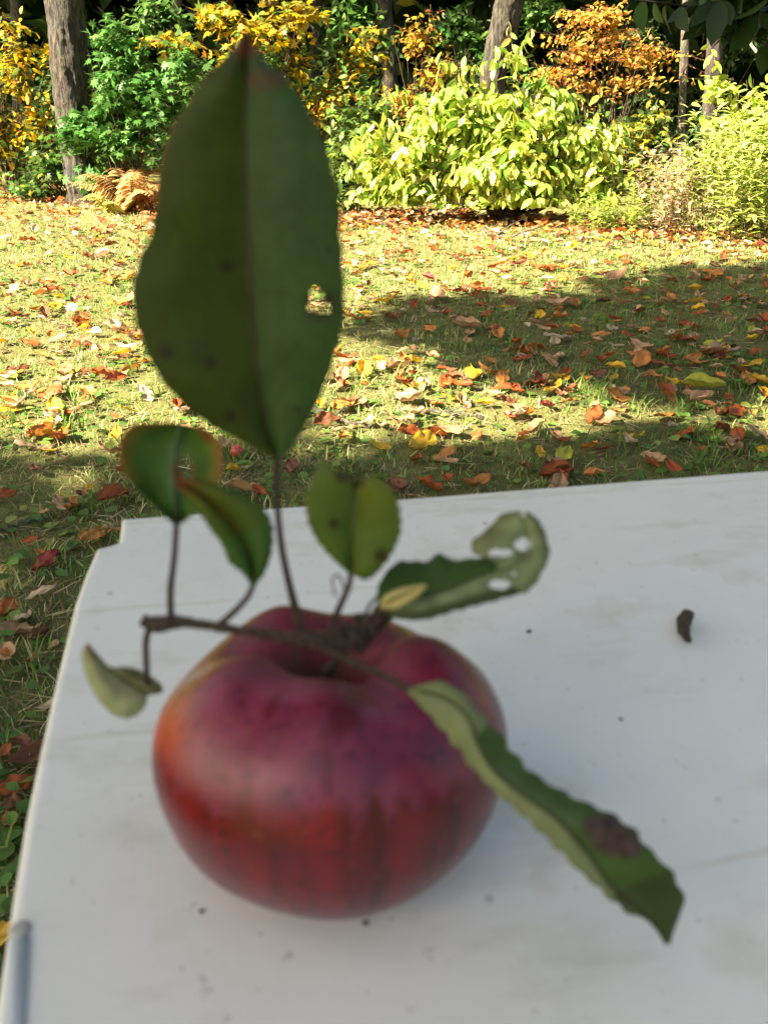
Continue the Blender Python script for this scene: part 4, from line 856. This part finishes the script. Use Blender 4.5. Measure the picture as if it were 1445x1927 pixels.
tree('leaning dark trunk rising behind the big yellow-green shrub', [(905, 400, 9.6), (930, 120, 9.5), (960, 0, 9.4)], [27, 25, 29], M_BARK, CR, GREEN, 260)
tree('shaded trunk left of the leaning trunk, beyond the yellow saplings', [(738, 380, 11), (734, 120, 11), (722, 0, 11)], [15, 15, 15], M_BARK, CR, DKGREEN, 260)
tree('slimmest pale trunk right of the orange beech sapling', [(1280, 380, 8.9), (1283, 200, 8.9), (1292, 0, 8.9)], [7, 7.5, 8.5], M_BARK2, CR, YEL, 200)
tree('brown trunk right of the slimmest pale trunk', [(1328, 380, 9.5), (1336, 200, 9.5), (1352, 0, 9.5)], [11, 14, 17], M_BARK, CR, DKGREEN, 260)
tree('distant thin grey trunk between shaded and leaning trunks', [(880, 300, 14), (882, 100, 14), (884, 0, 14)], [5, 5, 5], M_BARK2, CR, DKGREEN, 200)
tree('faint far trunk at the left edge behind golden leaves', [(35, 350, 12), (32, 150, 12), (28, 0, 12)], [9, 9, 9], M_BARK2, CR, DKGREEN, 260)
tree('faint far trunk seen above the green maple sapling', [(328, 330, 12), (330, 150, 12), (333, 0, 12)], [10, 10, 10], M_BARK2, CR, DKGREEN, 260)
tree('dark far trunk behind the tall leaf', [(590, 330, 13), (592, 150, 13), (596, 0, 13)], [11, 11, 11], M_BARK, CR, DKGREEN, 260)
# dead branch at the right edge
q = [aty(1408, 76, 7.4), aty(1425, 98, 7.3), aty(1448, 116, 7.2), aty(1500, 150, 7.0), aty(1560, 330, 7.0), aty(1570, 470, 7.0)]; q[-1][2] = 0
v, f = join([tube(list(smooth_curve(np.array(q), 20)), list(np.linspace(.010, .022, 20)), 7), tube([q[2], q[2] + np.array([.1, 0, .16])], [.01, .004], 6)])
single('dead_branch', v, f, barkmat('bleached_wood', (.3, .27, .24), (.6, .56, .5), 20), q[-1], label='bare bleached branch poking in from the right edge', cat='branch')

# deep wood behind: one far mass of foliage with a forest floor below it
def far_wood():
    n = 15000; x = rng.uniform(-16, 16, n); y = rng.uniform(11.5, 19, n) + .02 * x * x; zt = 7.5; z = zt * rng.random(n) ** .9
    cl = field(x, z + y * .3, .5, 1.1); k = cl > -.22; x, y, z, cl = x[k], y[k], z[k], cl[k]; n = len(x)
    P = np.stack([x, y, z + .1], 1); D = rng.normal(size=(n, 3)); D[:, 2] -= .3; NN = rng.normal(size=(n, 3)) * .5 + np.array([0, -.2, .8])
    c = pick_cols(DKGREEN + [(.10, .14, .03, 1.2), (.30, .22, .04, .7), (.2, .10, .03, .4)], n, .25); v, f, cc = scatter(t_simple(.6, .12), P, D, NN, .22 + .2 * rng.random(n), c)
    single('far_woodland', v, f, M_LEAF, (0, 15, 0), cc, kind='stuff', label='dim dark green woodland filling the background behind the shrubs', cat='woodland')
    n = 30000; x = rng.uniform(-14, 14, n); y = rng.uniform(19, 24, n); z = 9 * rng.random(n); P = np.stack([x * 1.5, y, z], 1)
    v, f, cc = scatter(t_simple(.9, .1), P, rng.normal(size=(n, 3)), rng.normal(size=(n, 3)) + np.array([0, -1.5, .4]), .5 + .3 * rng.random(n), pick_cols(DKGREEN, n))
    single('deep_woodland', v, f, M_LEAF, (0, 21, 0), cc, kind='stuff', label='darkest wood closing the view far behind the trunks', cat='woodland')
    # high canopy over the wood, from the edge trees inwards
    n = 14000; x = rng.uniform(-15, 15, n); y = rng.uniform(9.6, 20, n); z = 2.9 + rng.random(n) * 2.6 + .35 * np.clip(y - 11, 0, 4); P = np.stack([x, y, z], 1)
    v, f, cc = scatter(t_simple(.8, .12), P, rng.normal(size=(n, 3)) * np.array([1, 1, .3]), rng.normal(size=(n, 3)) * .3 + np.array([0, 0, 1]), .3 + .18 * rng.random(n), pick_cols(GREEN, n))
    single('wood_canopy', v, f, M_LEAF, (0, 14, 4), cc, kind='stuff', label='leafy canopy of the wood roofing the dark background', cat='woodland')
far_wood()

# ------------------------------------------------------------ mostly unseen lawn trees, placed to throw the shade and show in the apple
def shade_tree(label, foot, lobes, n, size=.14, pal=GREEN, extra=None):
    foot = np.array(foot, dtype=float); c = np.mean(np.array(lobes)[:, :3], axis=0); t = Thing('tree', foot, label, 'tree', 'mostly unseen trees standing round the lawn')
    P = [foot, foot + np.array([0, 0, .35]), foot + (c - foot) * .45 + np.array([0, 0, .3]), np.array([c[0], c[1], c[2]])]; rr = [.26, .18, .13, .05]
    v, f = trunk_mesh(P, rr); t.part('trunk', v, f, M_BARK, smooth=True)
    lv, st = foliage(lobes, n, 10, size, OVAL, pal, None, twig=.5, shell=.4)
    if extra:
        l2, s2 = foliage(extra, 34, 6, .062, OVAL, pal, None, twig=.10, shell=.5, droop=.8); k = len(lv[0])
        lv = (np.concatenate([lv[0], l2[0]]), np.concatenate([lv[1], l2[1] + k]), np.concatenate([lv[2], l2[2]])); st = join([st, s2])
    t.part('crown', lv[0], lv[1], M_LEAF, lv[2]); br = []
    for l in list(lobes) + list(extra or []):
        e = np.array(l[:3]); b = P[2]; br.append(tube([b, (b + e) / 2 + np.array([0, 0, .15]), e], [.07, .045, .012] if l in lobes else [.012, .008, .004], 6))
    vv, ff = join(br + [st]); t.part('branches', vv, ff, M_BARK)
def up(x, y, z): k = z / S[2]; return x + S[0] * k, y + S[1] * k, z        # the point at height z that shades ground point x, y
L1 = []
for gx, gy, z, rx, ry in [(.75, .75, 5.1, .8, .6), (.2, .5, 4.6, .9, .7), (-.2, .3, 5.0, 1.25, .95), (1.2, 0.6, 5.2, 1.3, 1.1), (-1.5, .4, 4.8, 1.2, 1.1), (.0, 1.35, 5.0, 1.1, .52), (-1.7, .95, 5.0, 1.0, .5), (-3.2, .6, 5.0, 1.0, .6), (2.6, 1.0, 5.0, 1.3, 1.0), (1.6, 1.7, 4.8, 1.0, .45), (-2.3, 1.75, 4.9, .9, .5), (-1.2, 1.9, 4.9, .8, .48), (-.2, 2.0, 4.8, .8, .48), (.7, 2.1, 4.8, .8, .46), (1.6, 2.15, 4.8, .8, .5), (2.6, 2.3, 4.9, .9, .5), (-.1, -.7, 5.4, 1.4, .9), (-.25, .75, 5.3, .9, .7)]:
    a = up(gx, gy, z); L1.append((a[0], a[1], a[2], rx, ry, .38))
shade_tree('unseen leafy tree behind the left shoulder shading table and near grass', (-7.2, -4.2, 0), L1, 2700, .15)
L2 = []
for gx, gy, z, rx, ry in [(.5, 4.0, 4.6, .55, .5), (1.4, 4.2, 4.6, .8, .7), (2.6, 4.1, 4.6, 1.0, .8), (3.8, 4.3, 4.8, 1.1, .9), (.7, 3.6, 4.6, .5, .3), (1.3, 3.5, 4.6, .7, .38), (2.2, 2.8, 4.6, .5, .16), (1.2, 3.0, 4.6, .4, .14), (3.0, 2.7, 4.6, .6, .2), (.9, 3.3, 4.6, .4, .16), (2.3, 3.3, 4.6, .8, .42), (3.3, 2.9, 4.6, .9, .6), (2.4, 4.9, 4.6, 1.0, .35), (4.8, 3.6, 4.7, .9, 1.0)]:
    a = up(gx, gy, z); L2.append((a[0], a[1], a[2], rx, ry, .30))
shade_tree('unseen high-limbed tree at far right throwing the broad shade band', (5.4, 2.3, 0), L2, 1600, .14)
L3 = [(1.9, .8, 3.6, .9, .6, .4), (2.6, .2, 3.8, 1.0, .8, .5), (3.2, -.8, 3.9, 1.1, .9, .6)]
L3x = []
for px, py, rx, ry in [(1340, -8, 22, 22), (1425, -15, 30, 18), (1380, -70, 60, 30), (1490, -10, 35, 25)]:
    q = aty(px, py, 1.75); s_ = ((q - CAM) @ FW) / FPX; L3x.append((q[0], q[1], q[2], rx * s_, .08, ry * s_))
shade_tree('tree at right whose dark green leaves hang into the top corner', (3.6, -1.4, 0), L3, 400, .085, DKGREEN, L3x)
for k, (x, y, h, rx, lab) in enumerate([(-11, -7, 4.0, 2.4, 'unseen round tree far behind on the left'), (-4.5, -10, 5.0, 3.0, 'unseen broad tree far behind the table'), (2.5, -9, 4.4, 2.8, 'unseen tall tree behind the table to the right'), (8.5, -6, 4.6, 2.8, 'unseen tree behind on the right side of the lawn'), (10, 2, 4.0, 2.4, 'tree on the far right side of the lawn'), (-12, 3, 3.8, 2.2, 'tree on the far left side of the lawn')]):
    shade_tree(lab, (x, y, 0), [(x, y, h * .62, rx, rx, h * .38), (x + .8, y - .4, h * .42, rx * .9, rx * .9, h * .32), (x - 1, y + .3, h * .45, rx * .9, rx * .9, h * .32)], 420, .34, GREEN)
